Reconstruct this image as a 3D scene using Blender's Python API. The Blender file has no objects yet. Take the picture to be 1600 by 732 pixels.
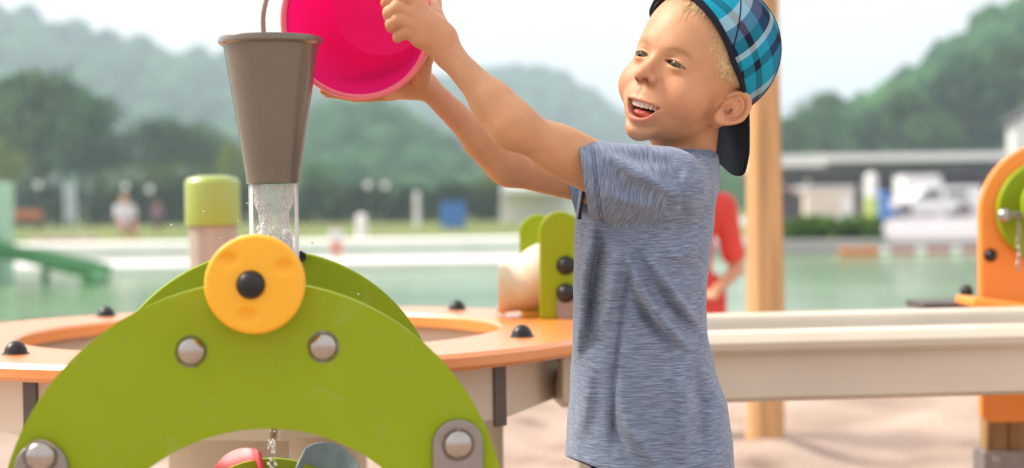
import bpy, bmesh, math, random
import numpy as np
from mathutils import Vector, Matrix

random.seed(7)
rng = np.random.default_rng(7)
S = bpy.context.scene
COL = S.collection
R = math.radians

# ------------------------------------------------------------------ camera
cam_d = bpy.data.cameras.new('camera')
cam = bpy.data.objects.new('camera', cam_d)
COL.objects.link(cam)
S.camera = cam
F_PX, HOR, CAM_Z = 2400.0, 320.0, 0.80
cam_d.sensor_width = 36.0
cam_d.lens = 36.0 * F_PX / 1600.0
cam_d.clip_start, cam_d.clip_end = 0.05, 5000.0
pitch, roll = math.atan((366.0 - HOR) / F_PX), R(0.8)
fw = Vector((0, math.cos(pitch), -math.sin(pitch)))
rt0 = Vector((1, 0, 0))
up0 = rt0.cross(fw)
rt = (rt0 * math.cos(roll) - up0 * math.sin(roll)).normalized()
up = rt.cross(fw).normalized()
cam_loc = Vector((0, 0, CAM_Z))
M3 = Matrix((rt, up, -fw)).transposed()
cam.matrix_world = Matrix.Translation(cam_loc) @ M3.to_4x4()
cam_d.dof.use_dof = True
cam_d.dof.focus_distance = 1.80
cam_d.dof.aperture_fstop = 3.3


def at(px, py, d):
    """world point seen at photo pixel (px,py), d metres ahead of the camera"""
    v = fw * d + rt * ((px - 800.0) / F_PX * d) + up * ((366.0 - py) / F_PX * d)
    return cam_loc + v


def on_z(px, py, z):
    v = fw + rt * ((px - 800.0) / F_PX) + up * ((366.0 - py) / F_PX)
    return cam_loc + v * ((z - CAM_Z) / v.z)


def proj(p):
    v = Vector(p) - cam_loc
    d = v.dot(fw)
    return (800 + F_PX * v.dot(rt) / d, 366 - F_PX * v.dot(up) / d)


# ------------------------------------------------------------------ light
SUN_EL, SUN_AZ = R(46), R(-76)          # azimuth measured from +Y (away from the camera) towards +X
W = bpy.data.worlds.new('World')
S.world = W
W.use_nodes = True
nt = W.node_tree
bg = nt.nodes['Background']
sky = nt.nodes.new('ShaderNodeTexSky')
sky.sky_type = 'NISHITA'
sky.sun_disc = False
sky.sun_elevation = SUN_EL
sky.sun_rotation = SUN_AZ
sky.air_density, sky.dust_density, sky.ozone_density = 1.0, 6.0, 1.0
mixw = nt.nodes.new('ShaderNodeMixRGB')
mixw.inputs[0].default_value = 0.78      # thin bright overcast
mixw.inputs[2].default_value = (8.1, 7.7, 7.6, 1)
nt.links.new(sky.outputs[0], mixw.inputs[1])
nt.links.new(mixw.outputs[0], bg.inputs[0])
bg.inputs[1].default_value = 0.10
sun_d = bpy.data.lights.new('sun', 'SUN')
sun_d.energy = 3.1
sun_d.angle = R(18)
sun_d.color = (1.0, 0.93, 0.83)
sun = bpy.data.objects.new('sun', sun_d)
COL.objects.link(sun)
sdir = Vector((math.sin(SUN_AZ) * math.cos(SUN_EL), math.cos(SUN_AZ) * math.cos(SUN_EL), math.sin(SUN_EL)))
sun.rotation_euler = sdir.to_track_quat('Z', 'Y').to_euler()
sun.location = (-20, 20, 40)
S.view_settings.view_transform = 'Standard'
S.view_settings.look = 'None'
S.view_settings.gamma = 1
S.view_settings.exposure = 0.84
S.render.engine = 'CYCLES'
S.cycles.use_denoising = True
S.cycles.max_bounces = 8
S.cycles.transparent_max_bounces = 12
S.cycles.volume_bounces = 1
S.cycles.caustics_refractive = False
S.cycles.caustics_reflective = False


# ------------------------------------------------------------------ helpers
def link(o, parent=None):
    COL.objects.link(o)
    if parent is not None:
        o.parent = parent
    return o


def tag(o, label=None, cat=None, group=None, kind=None):
    for k, v in (('label', label), ('category', cat), ('group', group), ('kind', kind)):
        if v:
            o[k] = v
    return o


def thing(name, label, cat, loc=(0, 0, 0), rotz=0.0, group=None):
    o = bpy.data.objects.new(name, None)
    o.empty_display_size = 0.05
    o.location = loc
    o.rotation_euler = (0, 0, rotz)
    link(o)
    o['_m'] = 1
    del o['_m']
    return tag(o, label, cat, group)


def obj(name, bm, mat, parent=None, smooth=True, bevel=0.0, seg=2, loc=None, angle=35):
    if isinstance(bm, bpy.types.Mesh):
        me = bm
    else:
        me = bpy.data.meshes.new(name)
        bmesh.ops.recalc_face_normals(bm, faces=bm.faces)
        bm.to_mesh(me)
        bm.free()
    if mat is not None and not me.materials:
        me.materials.append(mat)
    o = bpy.data.objects.new(name, me)
    link(o, parent)
    if loc is not None:
        o.location = loc
    if smooth:
        try:
            me.set_sharp_from_angle(angle=R(angle))
        except Exception:
            pass
        me.polygons.foreach_set('use_smooth', [True] * len(me.polygons))
    if bevel:
        b = o.modifiers.new('bevel', 'BEVEL')
        b.width, b.segments, b.limit_method, b.angle_limit = bevel, seg, 'ANGLE', R(40)
        b.harden_normals = False
    return o


def copy_tree(o, parent=None):
    c = o.copy()
    COL.objects.link(c)
    if parent is not None:
        c.parent = parent
    for ch in list(o.children):
        copy_tree(ch, c)
    return c


def pymesh(name, verts, faces):
    me = bpy.data.meshes.new(name)
    me.from_pydata([tuple(v) for v in verts], [], [tuple(f) for f in faces])
    me.update()
    return me


def add_box(bm, c, s, rot=None):
    m = Matrix.Translation(Vector(c))
    if rot is not None:
        m = m @ rot.to_4x4()
    m = m @ Matrix.Diagonal((s[0], s[1], s[2], 1))
    bmesh.ops.create_cube(bm, size=1.0, matrix=m)


def add_cyl(bm, a, b, r0, r1=None, seg=24, caps=True):
    a, b = Vector(a), Vector(b)
    r1 = r0 if r1 is None else r1
    v = b - a
    m = Matrix.Translation((a + b) / 2) @ v.to_track_quat('Z', 'Y').to_matrix().to_4x4()
    bmesh.ops.create_cone(bm, cap_ends=caps, segments=seg, radius1=r0, radius2=r1, depth=v.length, matrix=m)


def add_ball(bm, c, r, sc=(1, 1, 1), u=20, v=12):
    m = Matrix.Translation(Vector(c)) @ Matrix.Diagonal((sc[0], sc[1], sc[2], 1))
    bmesh.ops.create_uvsphere(bm, u_segments=u, v_segments=v, radius=r, matrix=m)


def add_lathe(bm, prof, seg=40, m=None, closed=False):
    """prof: list of (r, z); rotated about Z, then transformed by m"""
    m = m or Matrix.Identity(4)
    rings = []
    for r, z in prof:
        if r < 1e-6:
            rings.append([bm.verts.new(m @ Vector((0, 0, z)))])
        else:
            rings.append([bm.verts.new(m @ Vector((r * math.cos(2 * math.pi * i / seg), r * math.sin(2 * math.pi * i / seg), z))) for i in range(seg)])
    pairs = list(zip(rings[:-1], rings[1:]))
    if closed:
        pairs.append((rings[-1], rings[0]))
    for A, B in pairs:
        for i in range(seg):
            j = (i + 1) % seg
            if len(A) == 1 and len(B) == 1:
                continue
            if len(A) == 1:
                bm.faces.new((A[0], B[j], B[i]))
            elif len(B) == 1:
                bm.faces.new((A[i], A[j], B[0]))
            else:
                bm.faces.new((A[i], A[j], B[j], B[i]))


def add_prism(bm, pts, y0, y1):
    """outline pts (x,z) extruded from y0 to y1"""
    A = [bm.verts.new((x, y0, z)) for x, z in pts]
    B = [bm.verts.new((x, y1, z)) for x, z in pts]
    n = len(pts)
    bm.faces.new(A)
    bm.faces.new(B[::-1])
    for i in range(n):
        j = (i + 1) % n
        bm.faces.new((A[i], B[i], B[j], A[j]))


def add_tube(bm, pts, rad, seg=10, caps=True):
    pts = [Vector(p) for p in pts]
    n = len(pts)
    if not hasattr(rad, '__len__'):
        rad = [rad] * n
    rings = []
    nrm = None
    for i, p in enumerate(pts):
        t = (pts[min(i + 1, n - 1)] - pts[max(i - 1, 0)]).normalized()
        if nrm is None:
            nrm = t.orthogonal().normalized()
        else:
            nrm = (nrm - t * nrm.dot(t)).normalized()
        bi = t.cross(nrm)
        rings.append([bm.verts.new(p + (nrm * math.cos(2 * math.pi * k / seg) + bi * math.sin(2 * math.pi * k / seg)) * rad[i]) for k in range(seg)])
    for A, B in zip(rings[:-1], rings[1:]):
        for k in range(seg):
            l = (k + 1) % seg
            bm.faces.new((A[k], A[l], B[l], B[k]))
    if caps:
        bm.faces.new(rings[0][::-1])
        bm.faces.new(rings[-1])


def smooth_path(pts, n=8):
    P = [Vector(p) for p in pts]
    P = [P[0]] + P + [P[-1]]
    out = []
    for i in range(1, len(P) - 2):
        a, b, c, d = P[i - 1:i + 3]
        for k in range(n):
            t = k / n
            out.append(0.5 * ((2 * b) + (c - a) * t + (2 * a - 5 * b + 4 * c - d) * t * t + (3 * b - a - 3 * c + d) * t ** 3))
    out.append(P[-2])
    return out


def arc(cx, cz, r, a0, a1, n):
    return [(cx + r * math.cos(a0 + (a1 - a0) * i / n), cz + r * math.sin(a0 + (a1 - a0) * i / n)) for i in range(n + 1)]


# ------------------------------------------------------------------ materials
def mat(name, col, rough=0.5, metal=0.0, var=0.12, scale=12.0, bump=0.0, bscale=60.0, spec=0.5, coat=0.0, col2=None,
        stretch=None, trans=0.0, ior=1.45, sss=0.0, rvar=0.0, detail=4.0, coat_ior=1.5, wear=0.0, coat_rough=.14):
    m = bpy.data.materials.new(name)
    m.use_nodes = True
    n, l = m.node_tree.nodes, m.node_tree.links
    b = n['Principled BSDF']
    b.inputs['Roughness'].default_value = rough
    b.inputs['Metallic'].default_value = metal
    b.inputs['Specular IOR Level'].default_value = spec
    b.inputs['IOR'].default_value = ior
    b.inputs['Coat Weight'].default_value = coat
    b.inputs['Coat Roughness'].default_value = coat_rough
    b.inputs['Coat IOR'].default_value = coat_ior
    b.inputs['Transmission Weight'].default_value = trans
    if sss:
        b.inputs['Subsurface Weight'].default_value = sss
        b.inputs['Subsurface Radius'].default_value = (1, .35, .18)
        b.inputs['Subsurface Scale'].default_value = 0.008
    tc = n.new('ShaderNodeTexCoord')
    mp = n.new('ShaderNodeMapping')
    l.new(tc.outputs['Object'], mp.inputs[0])
    if stretch:
        mp.inputs['Scale'].default_value = stretch
    nz = n.new('ShaderNodeTexNoise')
    nz.inputs['Scale'].default_value = scale
    nz.inputs['Detail'].default_value = detail
    l.new(mp.outputs[0], nz.inputs['Vector'])
    cr = n.new('ShaderNodeValToRGB')
    cr.color_ramp.elements[0].position, cr.color_ramp.elements[1].position = 0.3, 0.7
    c = Vector(col)
    lo = c * (1 - var)
    hi = Vector(col2) if col2 else c * (1 + var)
    cr.color_ramp.elements[0].color = (lo.x, lo.y, lo.z, 1)
    cr.color_ramp.elements[1].color = (hi.x, hi.y, hi.z, 1)
    l.new(nz.outputs[0], cr.inputs[0])
    l.new(cr.outputs[0], b.inputs['Base Color'])
    if wear:
        # scuffs and dried splashes with a shape of their own
        ws = n.new('ShaderNodeTexNoise')
        ws.inputs['Scale'].default_value = 26
        ws.inputs['Detail'].default_value = 9
        ws.inputs['Roughness'].default_value = .75
        ws.inputs['Distortion'].default_value = 1.2
        l.new(tc.outputs['Object'], ws.inputs['Vector'])
        wr = n.new('ShaderNodeValToRGB')
        wr.color_ramp.elements[0].position, wr.color_ramp.elements[0].color = .55, (0, 0, 0, 1)
        wr.color_ramp.elements[1].position, wr.color_ramp.elements[1].color = .74, (1, 1, 1, 1)
        l.new(ws.outputs[0], wr.inputs[0])
        wm = n.new('ShaderNodeMath')
        wm.operation = 'MULTIPLY'
        wm.inputs[1].default_value = wear
        l.new(wr.outputs[0], wm.inputs[0])
        wx = n.new('ShaderNodeMixRGB')
        wx.inputs[2].default_value = (.62, .60, .52, 1)
        l.new(wm.outputs[0], wx.inputs[0])
        l.new(cr.outputs[0], wx.inputs[1])
        l.new(wx.outputs[0], b.inputs['Base Color'])
    if rvar:
        mr = n.new('ShaderNodeMapRange')
        mr.inputs[3].default_value, mr.inputs[4].default_value = rough - rvar, rough + rvar
        nr = n.new('ShaderNodeTexNoise')
        nr.inputs['Scale'].default_value = scale * 2.3
        nr.inputs['Detail'].default_value = 6
        l.new(mp.outputs[0], nr.inputs['Vector'])
        l.new(nr.outputs[0], mr.inputs[0])
        l.new(mr.outputs[0], b.inputs['Roughness'])
    if bump:
        nb = n.new('ShaderNodeTexNoise')
        nb.inputs['Scale'].default_value = bscale
        nb.inputs['Detail'].default_value = 5
        l.new(mp.outputs[0], nb.inputs['Vector'])
        bp = n.new('ShaderNodeBump')
        bp.inputs['Strength'].default_value = bump
        bp.inputs['Distance'].default_value = 0.01
        l.new(nb.outputs[0], bp.inputs['Height'])
        l.new(bp.outputs[0], b.inputs['Normal'])
    return m


def attr_mat(name, attr='col', rough=0.5, sss=0.0, bump=0.0, bscale=300, spec=0.5, var=0.0):
    m = mat(name, (.5, .5, .5), rough=rough, sss=sss, bump=bump, bscale=bscale, spec=spec)
    n, l = m.node_tree.nodes, m.node_tree.links
    a = n.new('ShaderNodeAttribute')
    a.attribute_name = attr
    b = n['Principled BSDF']
    if var:
        mx = n.new('ShaderNodeMixRGB')
        mx.blend_type = 'MULTIPLY'
        mx.inputs[0].default_value = var
        l.new(a.outputs[0], mx.inputs[1])
        l.new(n['Noise Texture'].outputs[0], mx.inputs[2])
        l.new(mx.outputs[0], b.inputs['Base Color'])
    else:
        l.new(a.outputs[0], b.inputs['Base Color'])
    return m


HAZE = 0.00125
MT = {}


def thin_mat(name, fac_edge, opaque, col=(.9, .9, .9), rough=.03, bump=0.0, bscale=60):
    """thin clear wall or aerated water: see-through in the middle, reflecting at glancing angles"""
    m = bpy.data.materials.new(name)
    m.use_nodes = True
    n, l = m.node_tree.nodes, m.node_tree.links
    b = n['Principled BSDF']
    b.inputs['Base Color'].default_value = (*col, 1)
    b.inputs['Roughness'].default_value = rough
    tr = n.new('ShaderNodeBsdfTransparent')
    mx = n.new('ShaderNodeMixShader')
    lw = n.new('ShaderNodeLayerWeight')
    lw.inputs[0].default_value = fac_edge
    tc = n.new('ShaderNodeTexCoord')
    nz = n.new('ShaderNodeTexNoise')
    nz.inputs['Scale'].default_value = bscale
    nz.inputs['Detail'].default_value = 3
    l.new(tc.outputs['Object'], nz.inputs['Vector'])
    if bump:
        bp = n.new('ShaderNodeBump')
        bp.inputs['Strength'].default_value = bump
        bp.inputs['Distance'].default_value = .01
        l.new(nz.outputs[0], bp.inputs['Height'])
        l.new(bp.outputs[0], b.inputs['Normal'])
        l.new(bp.outputs[0], lw.inputs['Normal'])
    ad = n.new('ShaderNodeMath')
    ad.operation = 'MULTIPLY_ADD'
    ad.use_clamp = True
    ad.inputs[1].default_value = 1.0
    ad.inputs[2].default_value = opaque
    l.new(lw.outputs['Fresnel'], ad.inputs[0])
    l.new(ad.outputs[0], mx.inputs[0])
    l.new(tr.outputs[0], mx.inputs[1])
    l.new(b.outputs[0], mx.inputs[2])
    l.new(mx.outputs[0], n['Material Output'].inputs[0])
    return m


MT['green'] = mat('green plastic board', (.262, .352, .001), .50, spec=.32, wear=.10, var=.05, scale=5, bump=.10, bscale=900, rvar=.08)
MT['orange'] = mat('orange plastic board', (.88, .27, .03), .34, var=.04, scale=6, bump=.10, bscale=500, rvar=.06, coat=1.0, coat_ior=1.85, coat_rough=.32, wear=.12)
MT['orangeboard'] = mat('orange plastic panel', (.90, .285, .04), .38, var=.04, scale=6, bump=.08, bscale=600, rvar=.06, wear=.06)
MT['yellow'] = mat('yellow plastic', (.90, .445, .02), .50, wear=.06, var=.03, scale=8, bump=.05, bscale=800)
MT['black'] = mat('black plastic', (.012, .012, .013), .38, var=.2, rvar=.1)
MT['chrome'] = mat('stainless bolt', (.42, .38, .35), .24, 1.0, var=.06, scale=80, bump=.04, bscale=200, rvar=.06)
MT['bracket'] = mat('brushed steel plate', (.30, .27, .26), .48, .75, var=.10, scale=40, bump=.06, bscale=300)
MT['funnel'] = mat('brown grey plastic', (.150, .120, .090), .26, var=.06, scale=9, bump=.05, bscale=400, rvar=.05, coat=.7, wear=.05)
MT['lime'] = mat('lime plastic cap', (.30, .40, .012), .32, var=.05, scale=8, bump=.08, bscale=300, coat=.9, coat_rough=.35, coat_ior=1.8)
MT['cream'] = mat('cream plastic', (.70, .615, .48), .42, wear=.25, var=.07, scale=5, bump=.07, bscale=500, rvar=.08)
MT['trough'] = mat('pale plastic channel', (.66, .575, .46), .34, wear=.25, var=.07, scale=5, bump=.06, bscale=500, rvar=.08)
MT['strap'] = mat('dark steel strap', (.13, .11, .10), .5, .6, var=.15, scale=30, bump=.05)
MT['wood'] = mat('pale round wood', (.56, .32, .14), .6, var=.30, scale=7, bump=.3, bscale=30, stretch=(6, 6, .35))
MT['postwood'] = mat('weathered post', (.43, .375, .315), .65, var=.14, scale=10, bump=.25, bscale=30, stretch=(5, 5, .4))
MT['brown'] = mat('brown timber', (.33, .19, .07), .6, var=.25, scale=10, bump=.3, bscale=30, stretch=(6, 6, .4))
MT['pink'] = mat('pink bucket plastic', (.88, .028, .36), .42, var=.05, scale=14, bump=.05, bscale=120, rvar=.1, sss=.2)
MT['pinkrim'] = mat('clear pink rim', (.92, .22, .28), .22, var=.05, scale=14, sss=.3)
MT['handle'] = mat('bail plastic', (.42, .33, .27), .4, var=.08)
MT['grey'] = mat('grey blue plastic', (.17, .22, .23), .38, var=.12, scale=30, bump=.12, bscale=120, rvar=.1)
MT['red'] = mat('red plastic', (.55, .03, .04), .4, var=.06)
MT['white'] = mat('white paint', (.82, .81, .80), .5, var=.05, scale=2)
MT['whitep'] = mat('white plastic', (.80, .80, .79), .4, var=.04)
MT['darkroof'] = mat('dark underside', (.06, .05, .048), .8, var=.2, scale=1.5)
MT['blue'] = mat('blue panel', (.05, .19, .55), .5, var=.1)
MT['slide'] = mat('green slide', (.06, .22, .09), .35, var=.06, scale=2)
MT['paleslide'] = mat('pale green tower', (.42, .62, .47), .5, var=.06, scale=2)
MT['glassdark'] = mat('dark window', (.03, .04, .05), .08, var=.1)
MT['tyre'] = mat('tyre rubber', (.02, .02, .02), .8, var=.2)
MT['brick'] = mat('red brown wall', (.25, .09, .06), .8, var=.2, scale=2)
MT['rooftile'] = mat('red roof', (.26, .10, .07), .8, var=.2, scale=4)
MT['stone'] = mat('pale stone', (.46, .36, .28), .9, var=.2, scale=3, bump=.3, bscale=8)
# ------------------------------------------------------------------ implicit surfaces (used for bodies and clothes)
f32 = np.float32


def smin(a, b, k):
    h = np.clip(0.5 + 0.5 * (b - a) / k, 0, 1)
    return b * (1 - h) + a * h - k * h * (1 - h)


def smax(a, b, k):
    return -smin(-a, -b, k)


def s_ball(p, c, r):
    return np.sqrt(((p - np.asarray(c, f32)) ** 2).sum(1)) - r


def s_ell(p, c, r):
    q = p - np.asarray(c, f32)
    r = np.asarray(r, f32)
    k0 = np.sqrt(((q / r) ** 2).sum(1))
    k1 = np.sqrt(((q / r ** 2) ** 2).sum(1)) + 1e-9
    return k0 * (k0 - 1) / k1


def s_cone(p, a, b, ra, rb):
    a, b = np.asarray(a, f32), np.asarray(b, f32)
    ba = b - a
    t = np.clip(((p - a) @ ba) / (ba @ ba), 0, 1)
    return np.sqrt((((p - a) - t[:, None] * ba) ** 2).sum(1)) - (ra + (rb - ra) * t)


def seg_dist(p, a, b):
    return s_cone(p, a, b, 0.0, 0.0)


def chain(p, pts, rad, k):
    d = None
    for i in range(len(pts) - 1):
        e = s_cone(p, pts[i], pts[i + 1], rad[i], rad[i + 1])
        d = e if d is None else smin(d, e, k)
    return d


def surface_nets(F, ax):
    """naive surface nets on a rectilinear grid; returns verts, quads"""
    xs, ys, zs = ax
    nx, ny, nz = F.shape
    ins = F < 0
    cnt = np.zeros((nx - 1, ny - 1, nz - 1), np.uint8)
    for i in (0, 1):
        for j in (0, 1):
            for k in (0, 1):
                cnt += ins[i:nx - 1 + i, j:ny - 1 + j, k:nz - 1 + k]
    act = np.argwhere((cnt > 0) & (cnt < 8))
    del cnt
    n = len(act)
    idx = np.full((nx - 1, ny - 1, nz - 1), -1, np.int32)
    I, J, K = act.T
    idx[I, J, K] = np.arange(n, dtype=np.int32)
    acc = np.zeros((n, 3))
    num = np.zeros(n)
    A3 = (np.asarray(xs), np.asarray(ys), np.asarray(zs))
    for axis in range(3):
        for u in (0, 1):
            for v in (0, 1):
                o0 = [0, 0, 0]
                o1 = [0, 0, 0]
                oth = [a for a in range(3) if a != axis]
                o0[oth[0]] = o1[oth[0]] = u
                o0[oth[1]] = o1[oth[1]] = v
                o1[axis] = 1
                f0 = F[I + o0[0], J + o0[1], K + o0[2]]
                f1 = F[I + o1[0], J + o1[1], K + o1[2]]
                m = (f0 < 0) != (f1 < 0)
                t = np.where(m, f0 / (f0 - f1 + 1e-20), 0)
                for a, B in enumerate((I, J, K)):
                    c0 = A3[a][B + o0[a]]
                    c1 = A3[a][B + o1[a]]
                    acc[:, a] += np.where(m, c0 + (c1 - c0) * t, 0)
                num += m
    V = acc / num[:, None]
    Q = []
    for axis in range(3):
        sl0 = [slice(None)] * 3
        sl1 = [slice(None)] * 3
        sl0[axis] = slice(0, -1)
        sl1[axis] = slice(1, None)
        a0, a1 = ins[tuple(sl0)], ins[tuple(sl1)]
        E = np.argwhere(a0 != a1)
        oth = [a for a in range(3) if a != axis]
        ok = np.ones(len(E), bool)
        for a in oth:
            ok &= (E[:, a] > 0) & (E[:, a] < F.shape[a] - 1)
        E = E[ok]
        flip = a0[tuple(E.T)]
        c = []
        for du, dv in ((0, 0), (1, 0), (1, 1), (0, 1)):
            G = E.copy()
            G[:, oth[0]] -= du
            G[:, oth[1]] -= dv
            c.append(idx[tuple(G.T)])
        q = np.stack(c, 1)
        if axis == 1:
            flip = ~flip
        q[~flip] = q[~flip][:, ::-1]
        Q.append(q)
    return V, np.concatenate(Q)[:, ::-1]


def np_mesh(name, V, Q):
    me = bpy.data.meshes.new(name)
    me.vertices.add(len(V))
    me.vertices.foreach_set('co', np.asarray(V, f32).ravel())
    me.loops.add(Q.size)
    me.loops.foreach_set('vertex_index', np.asarray(Q, np.int32).ravel())
    me.polygons.add(len(Q))
    me.polygons.foreach_set('loop_start', np.arange(0, Q.size, Q.shape[1], dtype=np.int32))
    me.polygons.foreach_set('loop_total', np.full(len(Q), Q.shape[1], np.int32))
    me.polygons.foreach_set('use_smooth', np.ones(len(Q), bool))
    me.update(calc_edges=True)
    me.validate()
    return me


def axis_steps(spec):
    """[(start, step), ..., end] -> non-uniform coordinates"""
    out = []
    for (a, h), nxt in zip(spec[:-1], spec[1:]):
        b = nxt[0] if isinstance(nxt, tuple) else nxt
        n = max(1, int(math.ceil((b - a) / h)))
        out += [a + (b - a) * i / n for i in range(n)]
    out.append(spec[-1])
    return np.array(out)


def field(groups, p):
    d = np.full(len(p), 1.0, f32)
    for lo, hi, fn, k in groups:
        m = ((p >= lo) & (p <= hi)).all(1)
        if m.any():
            d[m] = smin(d[m], fn(p[m]).astype(f32), k)
    return d


def polygonise(groups, ax, newton=2):
    xs, ys, zs = ax
    F = np.full((len(xs), len(ys), len(zs)), 1.0, f32)
    for lo, hi, fn, k in groups:
        i0, i1 = np.searchsorted(xs, lo[0]), np.searchsorted(xs, hi[0])
        j0, j1 = np.searchsorted(ys, lo[1]), np.searchsorted(ys, hi[1])
        k0, k1 = np.searchsorted(zs, lo[2]), np.searchsorted(zs, hi[2])
        if i1 <= i0 or j1 <= j0 or k1 <= k0:
            continue
        for ia in range(i0, i1, 24):          # slabs keep the memory small
            ib = min(i1, ia + 24)
            g = np.stack(np.meshgrid(xs[ia:ib], ys[j0:j1], zs[k0:k1], indexing='ij'), -1).reshape(-1, 3).astype(f32)
            sub = F[ia:ib, j0:j1, k0:k1]
            F[ia:ib, j0:j1, k0:k1] = smin(sub.ravel(), fn(g).astype(f32), k).reshape(sub.shape)
    V, Q = surface_nets(F, ax)
    e = 4e-4
    for _ in range(newton):
        p = V.astype(f32)
        d = field(groups, p)
        g = np.stack([field(groups, p + np.array(o, f32) * e) - field(groups, p - np.array(o, f32) * e)
                      for o in ((1, 0, 0), (0, 1, 0), (0, 0, 1))], 1) / (2 * e)
        l2 = (g ** 2).sum(1) + 1e-6
        step = np.clip(d / np.maximum(l2, .2), -.002, .002)
        V = V - 0.8 * g * step[:, None]
    return V, Q


def set_col(me, C, name='col'):
    a = me.color_attributes.new(name, 'FLOAT_COLOR', 'POINT')
    C4 = np.ones((len(C), 4), f32)
    C4[:, :3] = C
    a.data.foreach_set('color', C4.ravel())


def wobble(p, scale, seed, octaves=3):
    """cheap smooth noise, about -1..1"""
    r = np.random.default_rng(seed)
    o = np.zeros(len(p))
    amp, tot = 1.0, 0.0
    for k in range(octaves):
        s = np.zeros(len(p))
        for _ in range(5):
            v = r.normal(size=3)
            v /= np.linalg.norm(v)
            s += np.sin((p @ v) * scale * (2 ** k) * r.uniform(.7, 1.4) + r.uniform(0, 6.28))
        o += amp * s / 2.6
        tot += amp
        amp *= .5
    return o / tot


# ------------------------------------------------------------------ the boy
HS = 1.04
_ph, _th, _rl = R(43), R(9), R(17)
Fh = np.array([-math.sin(_ph) * math.cos(_th), -math.cos(_ph) * math.cos(_th), math.sin(_th)])
L0 = np.array([math.cos(_ph), -math.sin(_ph), 0])
U0 = np.array([math.sin(_ph) * math.sin(_th), math.cos(_ph) * math.sin(_th), math.cos(_th)])
Lh = math.cos(_rl) * L0 - math.sin(_rl) * U0
Uh = math.sin(_rl) * L0 + math.cos(_rl) * U0
HM = np.stack([Lh, Fh, Uh], 1)                     # columns: subject's left, forward, up
H0 = np.array(at(1084, 112, 1.846))


def h2w(q):
    return H0 + HS * (np.asarray(q, float) / 1000.0) @ HM.T


def w2h(p):
    return ((np.asarray(p, float) - H0) @ HM) * (1000.0 / HS)


def A(px, py, d):
    return np.array(at(px, py, d))


def mouth_curves(x):
    t = np.clip(np.abs(x - 5.0) / 21.5, 0, 1.0)
    zu = -51.5 - 0.5 * t ** 2
    zl = -69.0 + 17.0 * t ** 2.6
    return zu, zl


def gs(p, c, s):
    return np.exp(-((p - np.asarray(c, f32)) ** 2).sum(1) / (2 * s * s))


def ear_sdf(q, s):
    """ear in its own frame, millimetres: x outward, y forward, z up"""
    a, b = R(46), R(32)
    c = np.array([65 * s, 4, -27], f32)
    p = (q - c) * np.array([s, 1, 1], f32)
    p = p * 1.07
    # lean backwards about x, then flare outwards about z
    y, z = p[:, 1] * math.cos(a) + p[:, 2] * math.sin(a), -p[:, 1] * math.sin(a) + p[:, 2] * math.cos(a)
    x, y = p[:, 0] * math.cos(b) + y * math.sin(b), -p[:, 0] * math.sin(b) + y * math.cos(b)
    x = x - 3
    w = np.stack([x, y + 6, z], 1)
    taper = np.where(z < 0, 1 + z * .012, 1.0)       # narrower towards the lobe
    yy = w[:, 1] / np.maximum(taper, .55)
    rr = np.sqrt((yy * 1.62) ** 2 + z ** 2)
    plate = np.sqrt((np.maximum(rr - 22, 0)) ** 2 + (x + 1.2) ** 2) - 2.0
    rim = np.sqrt((rr - 26.5) ** 2 * .55 + (x - 3.2) ** 2) - 3.3
    rim = rim + 5.0 * np.exp(-((yy - 15) ** 2 + (z + 8) ** 2) / 90.0)
    lobe = s_ell(w, (1, 3, -22), (3.6, 6.5, 8))
    anti = np.sqrt((np.sqrt(((yy - 1) * 1.5) ** 2 + (z - 3) ** 2) - 14.5) ** 2 + (x - 1.8) ** 2) - 2.5
    anti = anti + 5.0 * np.exp(-((yy - 10) ** 2 + (z - 4) ** 2) / 70.0)
    d = smin(smin(plate, rim, 3.0), lobe, 5.0)
    d = smin(d, anti, 2.5)
    trag = s_ell(w, (1.5, 9.5, -5), (3, 3.2, 5.5))
    d = smin(d, trag, 2.0)
    d = smax(d, -s_ell(w, (5.7, 2.0, -3), (9.4, 8.2, 11.5)), 2.0)
    root = s_ell(q * np.array([s, 1, 1], f32), (50, -1, -30), (15.5, 19, 25))
    return smin(d, root, 4.0)


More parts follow.
